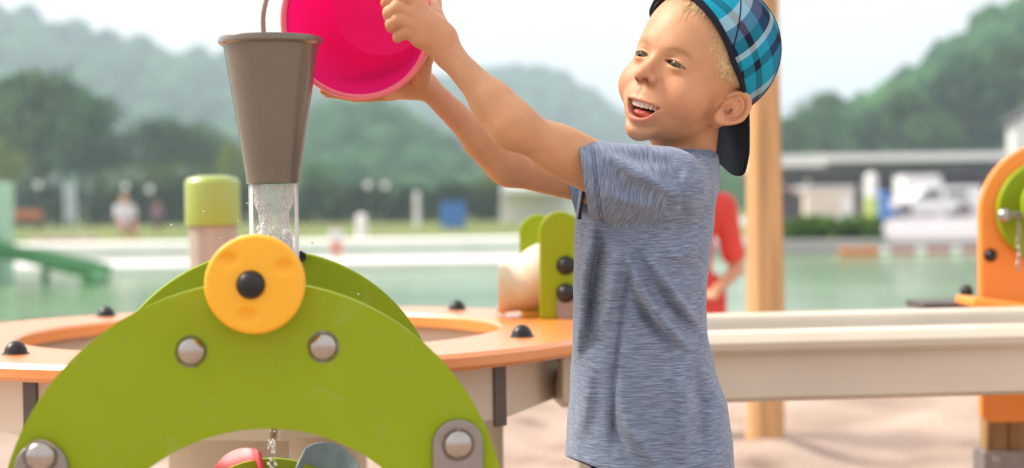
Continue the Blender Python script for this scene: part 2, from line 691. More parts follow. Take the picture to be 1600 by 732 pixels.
def head_sdf(p):
    q = w2h(p).astype(f32)
    m = q * np.array([1, 1, 1], f32)
    ax = np.abs(q[:, 0])
    sym = np.stack([ax, q[:, 1], q[:, 2]], 1)
    d = s_ell(m, (0, -10, 26), (69, 84, 74))
    d = smin(d, s_ell(m, (0, 18, -6), (59, 57, 66)), 14)
    d = smin(d, s_ell(m, (0, 24, -47), (47, 52, 44)), 18)
    d = smin(d, s_ball(sym, (0, 63, -80), 15), 18)
    d = smin(d, s_ball(sym, (33, 43, -33), 26), 12)            # cheeks lifted by the smile
    d = smin(d, s_ell(m, (0, 64, -52), (27, 15, 20)), 12)      # muzzle
    d = d - 2.2 * gs(sym, (22, 70, 14), 10)                    # brow
    d = d + 5.5 * gs(sym, (25, 70, 1), 9.0)                    # sockets
    d = d + 2.0 * gs(sym, (13, 74, 1), 6.0)
    # nose
    n = s_cone(m, (0, 68, 3), (0, 81, -16), 5.6, 6.8)
    n = smin(n, s_ball(m, (0, 85.0, -21), 8.4), 5)
    n = smin(n, s_ball(sym, (9.6, 78.0, -25), 6.4), 4)
    d = smin(d, n, 6)
    d = smax(d, -s_ell(sym, (5.8, 84, -29.0), (3.9, 5.4, 4.4)), 1.5)
    d = d + 1.5 * gs(sym, (16.8, 74, -23), 2.6) + .9 * gs(sym, (12.5, 74, -32), 2.4)
    # lids round the eyeball
    lid = s_ball(sym, (25.5, 58, -1), 13.4)
    d = smin(d, lid, 4)
    u = ax - 25.5
    zl0 = -1.0 - u * .10
    halm = 3.4 * np.clip(1 - (u / 12.5) ** 2, 0, 1) + .01
    alm = np.where(q[:, 2] > zl0, (q[:, 2] - zl0) - halm * 1.05, (zl0 - q[:, 2]) - halm * .75)
    alm = np.maximum(alm, np.abs(u) - 12.0)
    alm = np.maximum(alm, 58 - q[:, 1])
    d = smax(d, -alm, 0.8)
    crease = np.abs(q[:, 2] - (zl0 + halm * 1.05 + 3.4))
    d = d + 1.0 * np.exp(-crease ** 2 / 2.2) * np.exp(-(u / 11) ** 4) * (q[:, 1] > 50)
    bag = np.abs(q[:, 2] - (zl0 - halm * .75 - 3.2))
    d = d - .6 * np.exp(-bag ** 2 / 5.0) * np.exp(-(u / 11) ** 4) * (q[:, 1] > 50)
    d = d + 0.3 * gs(sym, (42, 55, -8), 3.5) + .2 * gs(sym, (45, 52, -1), 3)
    # smile folds
    fold = seg_dist(sym, (14, 78, -29), (29, 66, -44))
    fold2 = seg_dist(sym, (29, 66, -44), (32, 60, -58))
    d = d + .7 * np.exp(-np.minimum(fold, fold2) ** 2 / (2 * 4.0 ** 2))
    d = d - 1.8 * gs(sym, (36, 58, -36), 10)
    # open mouth
    zu, zl = mouth_curves(q[:, 0])
    mx_ = np.abs(q[:, 0] - 5.0)
    win = np.exp(-(mx_ / 19.5) ** 6) * (q[:, 1] > 50)
    d = d - 1.5 * np.exp(-(q[:, 2] - zu - 2.0) ** 2 / (2 * 2.0 ** 2)) * win
    d = d - 2.6 * np.exp(-(q[:, 2] - zl + 3.4) ** 2 / (2 * 3.0 ** 2)) * win
    d = d + 2.2 * np.exp(-(q[:, 2] - zl + 10.5) ** 2 / (2 * 3.0 ** 2)) * win
    d = d + .8 * np.exp(-(q[:, 0] / 3.0) ** 2) * np.exp(-((q[:, 2] + 42) / 7.0) ** 2) * (q[:, 1] > 50)
    mo = np.maximum(np.maximum(q[:, 2] - zu, zl - q[:, 2]) * .8, mx_ - 22)
    mo = np.maximum(mo, 48 - q[:, 1])
    d = smax(d, -mo, 1.6)
    d = d + .6 * gs(sym, (24.5, 68, -50), 3.5)
    # ears
    for s in (1.0, -1.0):
        near = (np.abs(q[:, 0] - 70 * s) < 40)
        if near.any():
            d[near] = smin(d[near], ear_sdf(q[near], s), 4)
    return d * (HS / 1000.0)


# joints, from the photograph
nSh, nEl, nWr = A(1000, 298, 1.765), A(806, 200, 1.715), A(700, 84, 1.735)
fSh, fEl, fWr = A(1000, 305, 1.955), A(797, 263, 1.935), A(664, 133, 1.905)
neck0, neck1 = h2w((0, -15, -50)), A(1064, 285, 1.86)
CHEST = A(1025, 330, 1.86)
BELLY = A(1000, 520, 1.86)
HIP = A(1018, 700, 1.86)

# frame of the tipped bucket, so that the hands close on its wall
bc = Vector(A(556, 38, 1.800))
bn = Vector((-.13, -.95, -.27)).normalized()          # out of the opening
bx = bn.cross(Vector((0, 0, 1))).normalized()
by = bx.cross(bn).normalized()
BM = Matrix((bx, by, bn)).transposed().to_4x4()
BM.translation = bc
RB = .0845
BMI = np.array(BM.inverted())
BMN = np.array(BM)


def push(p, rad):
    """move a joint out of the bucket wall"""
    q = (BMI @ np.append(p, 1.0))[:3]
    r = math.hypot(q[0], q[1])
    wall = np.interp(q[2], [-.1375, -.085, -.035, 0], [.064, .0745, .0808, RB + .003]) + rad
    if -.15 < q[2] < .004 and r < wall:
        q[:2] *= wall / r
    return (BMN @ np.append(q, 1.0))[:3]


# near hand: four fingers inside the rim, thumb outside
def near_hand(p):
    w = nWr
    mcp = [A(650, 6, 1.728), A(646, 24, 1.722), A(648, 42, 1.722), A(655, 60, 1.726)]
    pip = [A(624, -6, 1.716), A(620, 13, 1.712), A(623, 31, 1.713), A(633, 50, 1.719)]
    dip = [A(608, -1, 1.722), A(608, 20, 1.718), A(612, 38, 1.719), A(623, 56, 1.724)]
    tip = [A(603, 5, 1.731), A(607, 26, 1.727), A(611, 43, 1.727), A(621, 60, 1.730)]
    d = s_cone(p, w, A(676, 50, 1.735), .0155, .0185)
    for i in range(4):
        d = smin(d, s_cone(p, A(688, 62, 1.736), mcp[i], .0150, .0098), .010)
    for i in range(4):
        f = chain(p, [mcp[i], pip[i], dip[i], tip[i]], [.0088, .0076, .0070, .0062] if i < 3 else [.0080, .0068, .0062, .0055], .003)
        d = smin(d, f, .0014)
        d = d - .0012 * np.exp(-((p - pip[i]) ** 2).sum(1) / (2 * .006 ** 2))
        d = d - .0014 * np.exp(-((p - (mcp[i] + A(0, 0, 1.0) * 0)) ** 2).sum(1) / (2 * .007 ** 2))
    th = chain(p, [A(694, 62, 1.748), push(A(678, 28, 1.778), .012), push(A(662, 10, 1.802), .0088), push(A(652, -10, 1.815), .0070)], [.015, .0115, .0085, .0068], .004)
    return smin(d, th, .006)


def far_hand(p):
    mcp = [A(612, 126, 1.884), A(606, 134, 1.897), A(606, 141, 1.912), A(611, 147, 1.926)]
    pip = [A(575, 132, 1.874), A(566, 139, 1.888), A(567, 145, 1.904), A(579, 150, 1.920)]
    dip = [A(548, 135, 1.868), A(534, 142, 1.880), A(537, 147, 1.898), A(557, 151, 1.915)]
    tip = [A(526, 136, 1.862), A(506, 141, 1.874), A(512, 146, 1.892), A(538, 150, 1.911)]
    mcp = [push(c, .0095) for c in mcp]
    pip = [push(c, .0080) for c in pip]
    dip = [push(c, .0072) for c in dip]
    tip = [push(c, .0062) for c in tip]
    d = s_cone(p, fWr, A(640, 130, 1.895), .0142, .0160)
    for i in range(4):
        d = smin(d, s_cone(p, A(650, 132, 1.897), mcp[i], .0140, .0092), .010)
        f = chain(p, [mcp[i], pip[i], dip[i], tip[i]], [.0084, .0074, .0068, .0058], .003)
        d = smin(d, f, .0014)
    th = chain(p, [A(656, 128, 1.885), push(A(660, 108, 1.862), .011), push(A(663, 92, 1.845), .009), push(A(662, 76, 1.835), .0072)], [.0135, .0105, .0085, .0066], .004)
    return smin(d, th, .006)


def near_arm(p):
    d = chain(p, [nSh, nEl, nWr], [.0262, .0230, .0146], .012)
    mid = nEl * .68 + nWr * .32
    d = smin(d, s_cone(p, nEl * .9 + nWr * .1, mid, .0208, .0210), .02)     # forearm muscle
    um = nSh * .35 + nEl * .65
    d = smin(d, s_cone(p, um, nSh * .6 + nEl * .4, .0238, .0252), .02)
    d = d - .0012 * np.exp(-((p - (nEl + (A(806, 240, 1.70) - A(806, 212, 1.715)))) ** 2).sum(1) / (2 * .010 ** 2))
    return d


def far_arm(p):
    d = chain(p, [fSh, fEl, fWr], [.026, .0215, .0140], .012)
    mid = fEl * .68 + fWr * .32
    return smin(d, s_cone(p, fEl * .9 + fWr * .1, mid, .0200, .0200), .02)


def trunk_legs(p):
    d = s_cone(p, neck0, neck1, .0375 * HS, .038)
    d = smin(d, s_ell(p, CHEST + np.array([0, 0, -.02]), (.066, .090, .085)), .03)
    d = smin(d, s_cone(p, A(1040, 298, 1.80), A(1040, 298, 1.92), .033, .033), .03)
    d = smin(d, s_ell(p, BELLY, (.064, .088, .110)), .04)
    d = smin(d, s_ell(p, HIP, (.070, .092, .070)), .04)
    for sy, kx in ((-.055, .015), (.055, -.03)):
        hip = np.array([HIP[0], 1.86 + sy, .47])
        kn = np.array([HIP[0] - .015 + kx, 1.86 + sy * 1.1, .265])
        an = np.array([HIP[0] + .005 + kx * 1.4, 1.86 + sy * 1.2, .05])
        d = smin(d, chain(p, [hip, kn, an], [.062, .043, .028], .02), .02)
        d = smin(d, s_cone(p, (kn + an) / 2 + np.array([.012, 0, .03]), an * .7 + kn * .3, .034, .030), .02)
        d = smin(d, s_ell(p, an + np.array([-.035, 0, -.028]), (.075, .030, .022)), .02)
    return d


def box(*pts, m=.05):
    P = np.array(pts)
    return P.min(0) - m, P.max(0) + m


hl, hh = box(*[h2w((x, y, z)) for x in (-95, 95) for y in (-112, 100) for z in (-112, 112)], m=.0)
groups = [
    (np.array([-.1, 1.6, -.05]), np.array([.5, 2.1, .90]), trunk_legs, .010),
    (hl, hh, head_sdf, .012),
    (*box(nSh, nEl, nWr), near_arm, .012),
    (*box(fSh, fEl, fWr), far_arm, .012),
    (*box(nWr, A(600, 0, 1.72), A(690, 80, 1.79), m=.03), near_hand, .010),
    (*box(fWr, A(505, 137, 1.86), A(660, 80, 1.83), m=.03), far_hand, .010),
]
AX = (axis_steps([(-.27, .0016), (-.06, .0032), (.10, .0014), (.335, .006), .50]),
      axis_steps([(1.62, .006), (1.66, .0015), (1.99, .006), 2.08]),
      axis_steps([(-.03, .013), (.78, .0016), (.84, .00145), 1.105]))
bV, bQ = polygonise(groups, AX)
boy_me = np_mesh('person', bV, bQ)


def skin_colours(V):
    q = w2h(V)
    ax = np.abs(q[:, 0])
    sym = np.stack([ax, q[:, 1], q[:, 2]], 1)
    C = np.tile(np.array([.56, .290, .152]), (len(V), 1))
    n = wobble(V, 60, 3)
    C *= (1 + .05 * n)[:, None]
    C *= 1 + .06 * wobble(V, 420, 4, 3)[:, None] * np.array([.6, 1.0, 1.0])

    def blend(w, c):
        nonlocal C
        w = np.clip(w, 0, 1)[:, None]
        C = C * (1 - w) + np.array(c) * w
    head = (np.abs(q) < np.array([100, 120, 120])).all(1)
    blend(.35 * head * gs(sym, (36, 58, -34), 16), (.62, .205, .115))       # cheeks
    blend(.30 * head * gs(sym, (0, 86, -24), 10), (.62, .225, .13))
    blend(.28 * head * np.exp(-((ax - 74) / 14) ** 2) * np.exp(-((q[:, 2] + 30) / 26) ** 2) * (q[:, 1] < 34), (.62, .20, .12))
    # lips
    zu, zl = mouth_curves(q[:, 0])
    mx_ = np.abs(q[:, 0] - 5.0)
    win = np.exp(-(mx_ / 21) ** 8) * (q[:, 1] > 52)
    blend(.60 * head * np.exp(-((q[:, 2] - zu - 1.2) / 2.0) ** 4) * win, (.52, .165, .125))
    blend(.70 * head * np.exp(-((q[:, 2] - zl + 3.4) / 3.6) ** 4) * win, (.60, .20, .16))
    inm = head & (q[:, 2] < zu - .6) & (q[:, 2] > zl + .6) & (mx_ < 23) & (q[:, 1] > 40) & (q[:, 1] < 80 - ax * .35)
    blend(inm * .95, (.16, .025, .02))
    # brows: thin, blond brown
    bz = 15.5 - ((ax - 25) / 14) ** 2 * 3.5
    blend(.62 * head * np.exp(-((q[:, 2] - bz) / 2.6) ** 2) * np.exp(-((ax - 27) / 15) ** 4) * (q[:, 1] > 40), (.30, .17, .07))
    # lash line
    u = ax - 25.5
    zl0 = -1.0 - u * .10
    halm = 3.4 * np.clip(1 - (u / 12.5) ** 2, 0, 1)
    e = np.exp(-((q[:, 2] - zl0 - halm * 1.05) / 1.25) ** 2) * (np.abs(u) < 13) * (q[:, 1] > 55)
    blend(.85 * head * e, (.06, .03, .02))
    e2 = np.exp(-((q[:, 2] - zl0 + halm * .75) / .8) ** 2) * (np.abs(u) < 12) * (q[:, 1] > 55)
    blend(.45 * head * e2, (.25, .10, .06))
    # nostrils
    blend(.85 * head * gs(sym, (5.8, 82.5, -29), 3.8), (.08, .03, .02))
    # short cropped hair over the temples and the nape
    edge = 18 + 10 * np.sin(q[:, 2] * .06) - np.clip(q[:, 2] - 20, 0, 60) * -.25
    hair = head & (ax > 44) & (q[:, 1] < edge + 2.5 * n) & (q[:, 2] > -30 - (q[:, 1] - 10) * .1) | (head & (q[:, 1] < -38) & (q[:, 2] > -70))
    hair &= ~((ax > 61) & (q[:, 2] < 2) & (q[:, 1] > -34))
    soft = np.clip((edge - q[:, 1]) / 14 + .25, 0, 1) * (.62 + .25 * wobble(V, 900, 5, 2))
    blend(hair * soft, (.42, .25, .105))
    hands = (V[:, 0] < nWr[0] + .01)
    blend(.25 * hands, (.60, .26, .15))
    return C


set_col(boy_me, skin_colours(bV))
MT['skin'] = attr_mat('skin', rough=.47, sss=.14, bump=.10, bscale=420, spec=.40)
boy = obj('person', boy_me, MT['skin'], smooth=False)
tag(boy, 'laughing small boy in grey blue t-shirt and backwards plaid cap lifting a pink bucket', 'person')

# eyes
for s in (1, -1):
    c = h2w((25.5 * s, 58, -1))
    bm = bmesh.new()
    add_ball(bm, (0, 0, 0), .0120 * HS, u=48, v=32)
    bm.verts.ensure_lookup_table()
    me = bpy.data.meshes.new('eye')
    bm.to_mesh(me)
    gaze = HM @ np.array([.06 if s > 0 else -.04, .95, -.18])
    gaze /= np.linalg.norm(gaze)
    P = np.array([v.co for v in bm.verts])
    bm.free()
    ang = np.degrees(np.arccos(np.clip(P @ gaze / np.linalg.norm(P, axis=1), -1, 1)))
    C = np.where(ang[:, None] < 15, [[.005, .005, .005]], np.where(ang[:, None] < 38, [[.085, .055, .022]], [[.30, .25, .22]]))
    C = np.where((np.abs(ang - 38) < 3)[:, None], [[.03, .02, .012]], C)
    set_col(me, C)
    if 'eye' not in MT:
        MT['eye'] = attr_mat('eye', rough=.05, spec=.6)
    obj('eye', me, MT['eye'], boy, loc=c)

# teeth: a row of rounded crowns along the upper arch; tongue
MT['tooth'] = mat('tooth', (.80, .72, .60), .25, var=.04, sss=.2)
MT['tongue'] = mat('tongue', (.52, .115, .10), .35, var=.1, scale=300, bump=.1, sss=.3)
tm = bmesh.new()
for i in range(-5, 7):
    a = i * .235
    x, y = 22.0 * math.sin(a), 51.5 + 22.0 * math.cos(a)
    w = 6.3 - .25 * abs(i)
    c = h2w((x - 1.5, y, -53.4 + (x / 22) ** 2 * .8 - (.6 if abs(i) < 2 else 0)))
    rot = Matrix(HM.tolist()) @ Matrix.Rotation(-a, 3, 'Z')
    m = Matrix.Translation(Vector(c)) @ rot.to_4x4() @ Matrix.Diagonal((w * .00046 * HS, .0022 * HS, .0040 * HS, 1))
    r0 = bmesh.ops.create_icosphere(tm, subdivisions=3, radius=1.0, matrix=Matrix.Identity(4))
    for v in r0['verts']:
        co = v.co
        k = max(abs(co.x), abs(co.z))
        f = (abs(co.x) ** 4 + abs(co.y) ** 4 + abs(co.z) ** 4) ** -.25
        v.co = m @ (co * f)
obj('teeth', tm, MT['tooth'], boy)
tm = bmesh.new()
add_ball(tm, (0, 0, 0), 1.0, u=32, v=20)
for v in tm.verts:
    x, y, z = v.co
    v.co = Vector(h2w((3 + x * 19, 54 + y * 22, -65.0 + z * 6.5 - (1.2 if abs(x) < .1 and z > 0 else 0) + y * 1.5)))
obj('tongue', tm, MT['tongue'], boy)
# ------------------------------------------------------------------ the boy's clothes
def prof_interp(z, tab):
    T = np.array(sorted(tab))
    return np.interp(z, T[:, 0], T[:, 1])


def zrow(py, d=1.86, px=1000):
    return A(px, py, d)[2]


# left (chest) and right (back) outline of the t-shirt in the photograph
FRONT = [(zrow(y), A(x, y, 1.86)[0]) for x, y in ((925, 240), (908, 300), (901, 345), (899, 400), (897, 500), (893, 600), (887, 690), (884, 760))]
BACK = [(zrow(y), A(x, y, 1.86)[0]) for x, y in ((1113, 240), (1115, 300), (1111, 350), (1103, 420), (1098, 480), (1103, 530), (1114, 580), (1131, 630), (1141, 690), (1145, 760))]
DEEP = [(zrow(y), v) for y, v in ((240, .060), (265, .085), (300, .104), (360, .112), (480, .116), (600, .122), (760, .128))]

FOLDS = [   # polyline in photo pixels, height, half width  (metres)
    ([(978, 395), (1000, 455), (1035, 505), (1078, 548)], .0090, .0048),
    ([(1000, 385), (1040, 445), (1092, 512)], .0075, .0046),
    ([(985, 440), (1015, 500), (1062, 548)], -.0060, .0080),
    ([(1010, 410), (1050, 470), (1092, 535)], -.0045, .0070),
    ([(1000, 372), (975, 470), (961, 590), (958, 720)], -.0035, .0040),
    ([(934, 340), (914, 430), (905, 570)], .0075, .0050),
    ([(946, 345), (934, 430), (922, 540)], -.0045, .0080),
    ([(972, 350), (958, 430), (948, 520)], .0045, .0060),
    ([(1056, 560), (1068, 640), (1060, 735)], .0050, .0070),
    ([(1085, 560), (1098, 640), (1092, 735)], -.0045, .0080),
    ([(966, 600), (984, 670), (1035, 740)], .0040, .0050),
    ([(955, 640), (968, 690), (995, 740)], -.0040, .0060),
    ([(925, 560), (918, 640), (905, 700)], .0035, .0070),
    ([(1098, 380), (1060, 400), (1020, 400)], .0030, .0060),
    ([(1100, 440), (1065, 450)], .0030, .0050),
]
FOLD_W = [([A(x, y, 1.75) for x, y in pl], a, w) for pl, a, w in FOLDS]
SLEEVE_F = [
    ([(925, 226), (975, 262), (1030, 292), (1075, 312)], .0060, .0070),
    ([(950, 236), (1000, 250), (1060, 262)], -.0040, .0080),
    ([(938, 300), (985, 318), (1035, 322)], .0050, .0070),
    ([(960, 285), (1010, 305)], -.0040, .0070),
    ([(1035, 240), (1060, 275), (1068, 330), (1040, 362)], -.0035, .0050),
    ([(1085, 262), (1060, 300), (1050, 350)], .0035, .0060),
]
SLEEVE_W = [([A(x, y, 1.72) for x, y in pl], a, w) for pl, a, w in SLEEVE_F]


def fold_field(p, folds, near=True):
    """sum of ridges; distance measured in the plane of the photograph, near side only"""
    q = np.stack([p[:, 0], p[:, 2]], 1)
    out = np.zeros(len(p))
    for pl, a, w in folds:
        d = np.full(len(p), 9.0)
        for s0, s1 in zip(pl[:-1], pl[1:]):
            # same line of sight: rescale to the depth of the surface
            k = 1.0
            a0 = np.array([s0[0], s0[2]])
            b0 = np.array([s1[0], s1[2]])
            ba = b0 - a0
            t = np.clip(((q - a0) @ ba) / (ba @ ba), 0, 1)
            d = np.minimum(d, np.linalg.norm(q - a0 - t[:, None] * ba, axis=1))
        ends = np.minimum(np.linalg.norm(q - np.array([pl[0][0], pl[0][2]]), axis=1), np.linalg.norm(q - np.array([pl[-1][0], pl[-1][2]]), axis=1))
        fade = np.clip((ends + .004) / .045, .0, 1)
        out += 1.75 * a * np.exp(-(d / w) ** 2) * fade
    return out * np.clip((1.86 - p[:, 1]) / .05, 0, 1)


nS0, nS1 = A(890, 276, 1.738), A(1040, 294, 1.772)
fS0, fS1 = A(882, 312, 1.955), A(1010, 305, 1.955)


def shirt_sdf(p):
    z = p[:, 2]
    x0, x1, b = prof_interp(z, FRONT), prof_interp(z, BACK), prof_interp(z, DEEP)
    a, cx = (x1 - x0) / 2, (x1 + x0) / 2
    k = (np.abs((p[:, 0] - cx) / a) ** 2.5 + np.abs((p[:, 1] - 1.86) / b) ** 2.5) ** .4
    d = (k - 1) * np.minimum(a, b)
    d = np.maximum(d, z - zrow(252))
    d = smin(d, s_cone(p, A(1070, 268, 1.86), A(1072, 215, 1.86), .040, .031), .018)   # neck opening
    d = smin(d, s_cone(p, A(1058, 290, 1.80), A(1058, 290, 1.925), .038, .038), .020)  # shoulders
    d = d - fold_field(p, FOLD_W) - .0016 * wobble(p, 55, 11, 3)
    # sleeves
    q = p.copy()
    s = s_cone(q, nS0, nS1, .0425, .0465)
    s = s - fold_field(p, SLEEVE_W) - .0015 * wobble(p, 60, 12, 3)
    d = smin(d, s, .010)
    t = s_cone(q, fS0, fS1, .036, .042)
    return smin(d, t, .010)


lo, hi = np.array([.03, 1.68, .44]), np.array([.31, 2.02, .905])
sV, sQ = polygonise([(lo, hi, shirt_sdf, .001)], (np.arange(lo[0] - .01, hi[0] + .01, .0028), np.arange(lo[1] - .01, hi[1] + .01, .0030), np.arange(lo[2] - .01, hi[2] + .01, .0028)), 1)
me = np_mesh('shirt', sV, sQ)
bm = bmesh.new()
bm.from_mesh(me)
bpy.data.meshes.remove(me)


def cut(co, no, pred):
    """open the garment along a plane; the side the normal points to is removed where pred holds"""
    no = Vector(no).normalized()
    vs = [v for v in bm.verts if pred(v.co)]
    vset = set(vs)
    es = [e for e in bm.edges if e.verts[0] in vset and e.verts[1] in vset]
    fs = [f for f in bm.faces if all(v in vset for v in f.verts)]
    bmesh.ops.bisect_plane(bm, geom=vs + es + fs, plane_co=Vector(co), plane_no=no, dist=1e-5)
    kill = [f for f in bm.faces if all(pred(v.co) for v in f.verts) and (f.calc_center_median() - Vector(co)).dot(no) > 1e-5]
    bmesh.ops.delete(bm, geom=kill, context='FACES')


def vnorm(a, b, c):
    return (Vector(b) - Vector(a)).cross(Vector(c) - Vector(a)).normalized()


# near sleeve hem, far sleeve hem, bottom hem, neck
n1 = vnorm(A(905, 220, 1.74), A(920, 336, 1.74), A(913, 277, 1.80))
if n1.x > 0:
    n1 = -n1
cut(A(905, 220, 1.74), n1, lambda c: c.x < .13 and c.z > .78 and c.y < 1.84 and (Vector(c) - Vector(A(905, 220, 1.74))).dot(n1) > -.004 or (c.x < A(925, 277, 1.74)[0] and c.y < 1.815 and c.z > A(900, 337, 1.74)[2]))
n2 = vnorm(A(886, 285, 1.955), A(906, 356, 1.955), A(893, 312, 2.0))
if n2.x > 0:
    n2 = -n2
cut(A(886, 285, 1.955), n2, lambda c: c.x < A(912, 312, 1.955)[0] and c.y > 1.905 and c.z > A(900, 362, 1.955)[2])
n3 = vnorm(A(886, 713, 1.86), A(940, 735, 1.86), A(905, 722, 1.95))
if n3.z > 0:
    n3 = -n3
cut(A(886, 713, 1.86), n3, lambda c: c.z < .60)
n4 = vnorm(A(1052, 238, 1.86), A(1112, 241, 1.86), A(1080, 239, 1.90))
if n4.z < 0:
    n4 = -n4
cut(A(1052, 238, 1.86), n4, lambda c: c.z > .842 and c.x > A(1045, 240, 1.86)[0] and abs(c.y - 1.86) < .075)
bmesh.ops.delete(bm, geom=[v for v in bm.verts if not v.link_faces], context='VERTS')
smv = [v for v in bm.verts if not v.is_boundary]
for _ in range(2):
    bmesh.ops.smooth_vert(bm, verts=smv, factor=.35, use_axis_x=True, use_axis_y=True, use_axis_z=True)
hem_pts = [np.array(v.co) for v in bm.verts if v.is_boundary and v.co.x < A(935, 277, 1.74)[0] and v.co.y < 1.83 and v.co.z > .78]
shirt_me = bpy.data.meshes.new('shirt')
bm.to_mesh(shirt_me)
bm.free()
P = np.empty(len(shirt_me.vertices) * 3, f32)
shirt_me.vertices.foreach_get('co', P)
P = P.reshape(-1, 3)
# weave coordinates: courses run round the body, and round the arm on the sleeves
cs = np.zeros((len(P), 3))
ang = np.arctan2(P[:, 1] - 1.86, P[:, 0] - .18)
cs[:, 0], cs[:, 1], cs[:, 2] = ang * .075, P[:, 2], 0.0
dn = s_cone(P, nS0, nS1, .0425, .0465) - .004
k = (dn < .003) & (P[:, 0] < A(1058, 300, 1.74)[0] - .22 * (A(0, 240, 1.74)[2] - P[:, 2]) + .0015 * wobble(P, 200, 9))
sd = (nS1 - nS0) / np.linalg.norm(nS1 - nS0)
rel_ = P[k] - nS0
cs[k, 0], cs[k, 1], cs[k, 2] = np.arctan2(rel_[:, 2] - (rel_ @ sd) * sd[2], -rel_[:, 1] + (rel_ @ sd) * sd[1]) * .026, rel_ @ sd, 1.0
kf = (s_cone(P, fS0, fS1, .036, .042) < .004) & (P[:, 0] < A(930, 300, 1.95)[0]) & (P[:, 1] > 1.9)
cs[kf, 0], cs[kf, 1], cs[kf, 2] = P[kf, 2] * .9 + P[kf, 1] * .6, P[kf, 0], 2.0
set_col(shirt_me, cs, 'weave')


def heather(name):
    m = bpy.data.materials.new(name)
    m.use_nodes = True
    n, l = m.node_tree.nodes, m.node_tree.links
    b = n['Principled BSDF']
    b.inputs['Roughness'].default_value = .9
    b.inputs['Specular IOR Level'].default_value = .15
    b.inputs['Sheen Weight'].default_value = .25
    a = n.new('ShaderNodeAttribute')
    a.attribute_name = 'weave'
    outs = []
    for sc, det in (((120, 1150, 3), 3), ((55, 520, 5), 3), ((10, 14, 1), 2)):
        mp = n.new('ShaderNodeMapping')
        mp.inputs['Scale'].default_value = sc
        nz = n.new('ShaderNodeTexNoise')
        nz.inputs['Scale'].default_value = 1.0
        nz.inputs['Detail'].default_value = det
        nz.inputs['Roughness'].default_value = .6
        l.new(a.outputs['Vector'], mp.inputs[0])
        l.new(mp.outputs[0], nz.inputs['Vector'])
        outs.append(nz)
    ad = n.new('ShaderNodeMath')
    ad.operation = 'MULTIPLY_ADD'
    ad.inputs[1].default_value = .55
    l.new(outs[0].outputs[0], ad.inputs[0])
    mu = n.new('ShaderNodeMath')
    mu.operation = 'MULTIPLY'
    mu.inputs[1].default_value = .45
    l.new(outs[1].outputs[0], mu.inputs[0])
    l.new(mu.outputs[0], ad.inputs[2])
    cr = n.new('ShaderNodeValToRGB')
    e = cr.color_ramp.elements
    e[0].position, e[0].color = .34, (.070, .094, .155, 1)
    e[1].position, e[1].color = .66, (.34, .40, .51, 1)
    k = e.new(.50)
    k.color = (.172, .215, .305, 1)
    l.new(ad.outputs[0], cr.inputs[0])
    l.new(cr.outputs[0], b.inputs['Base Color'])
    bp = n.new('ShaderNodeBump')
    bp.inputs['Strength'].default_value = .15
    bp.inputs['Distance'].default_value = .002
    l.new(ad.outputs[0], bp.inputs['Height'])
    l.new(bp.outputs[0], b.inputs['Normal'])
    return m


MT['shirt'] = heather('heather jersey')
shirt = obj('shirt', shirt_me, MT['shirt'], boy, smooth=False)
shirt_me.polygons.foreach_set('use_smooth', [True] * len(shirt_me.polygons))
so = shirt.modifiers.new('cloth', 'SOLIDIFY')
so.thickness, so.offset = .0022, 0
if len(hem_pts) > 8:
    hp = np.array(hem_pts)
    hc = hp.mean(0)
    e1 = np.cross(sd, [0, 1, 0])
    e1 /= np.linalg.norm(e1)
    e2 = np.cross(sd, e1)
    an_ = np.arctan2((hp - hc) @ e2, (hp - hc) @ e1)
    hp = hp[np.argsort(an_)]
    for off in (.013, .0165):
        loop = []
        for i in range(0, len(hp)):
            p = (hp[i - 1] + hp[i] + hp[(i + 1) % len(hp)]) / 3 + sd * off
            for _ in range(4):
                o_ = p - (hc + sd * off)
                o_ = o_ / np.linalg.norm(o_)
                dd = float(shirt_sdf(p[None, :])[0])
                p = p - o_ * (dd - .0013)
            loop.append(Vector(p))
        loop.append(loop[0].copy())
        bm = bmesh.new()
        add_tube(bm, loop, .0006, seg=5, caps=False)
        MT.setdefault('thread', mat('hem thread', (.10, .13, .22), .8))
        obj('hem_stitch', bm, MT['thread'], shirt)
# ribbed collar band and the stitched hems of the sleeves
bm = bmesh.new()
pts = []
N = 64
ca, cb = Vector(A(1040, 243, 1.86)), Vector(A(1113, 247, 1.86))
cc, ax_ = (ca + cb) / 2, (cb - ca) / 2
for i in range(N + 1):
    t = 2 * math.pi * i / N
    pts.append(cc + ax_ * math.cos(t) * 1.02 + Vector((0, .058, 0)) * math.sin(t))
for i in range(N):
    pass
rings = []
for p in pts[:-1]:
    out = (p - cc)
    out.z = 0
    out.normalize()
    rg = []
    for dz, do in ((.010, -.003), (.011, .0), (.008, .0025), (.000, .0045), (-.008, .0065), (-.010, .004), (-.004, .001), (.004, -.002)):
        rg.append(bm.verts.new(p + out * do + Vector((0, 0, dz - .004))))
    rings.append(rg)
for i in range(N):
    A_, B_ = rings[i], rings[(i + 1) % N]
    for k in range(8):
        bm.faces.new((A_[k], A_[(k + 1) % 8], B_[(k + 1) % 8], B_[k]))
MT['rib'] = mat('collar rib', (.145, .185, .275), .9, var=.45, scale=900, spec=.15, stretch=(1, 1, .15))
obj('collar', bm, MT['rib'], shirt)

# shorts (below the picture)
bm = bmesh.new()
for sy, kx in ((-.058, .010), (.058, -.02)):
    prof = []
    for t in range(9):
        f = t / 8
        prof.append((Vector((HIP[0] + kx * f, 1.86 + sy * (1 + .15 * f), (.455 - .17 * f))), .076 + .012 * f))
    add_tube(bm, [p for p, r in prof], [r for p, r in prof], seg=24, caps=False)
MT['shorts'] = mat('navy cotton', (.03, .045, .10), .9, var=.2, scale=60)
sh = obj('shorts', bm, MT['shorts'], boy)
sm = sh.modifiers.new('cloth', 'SOLIDIFY')
sm.thickness = .002

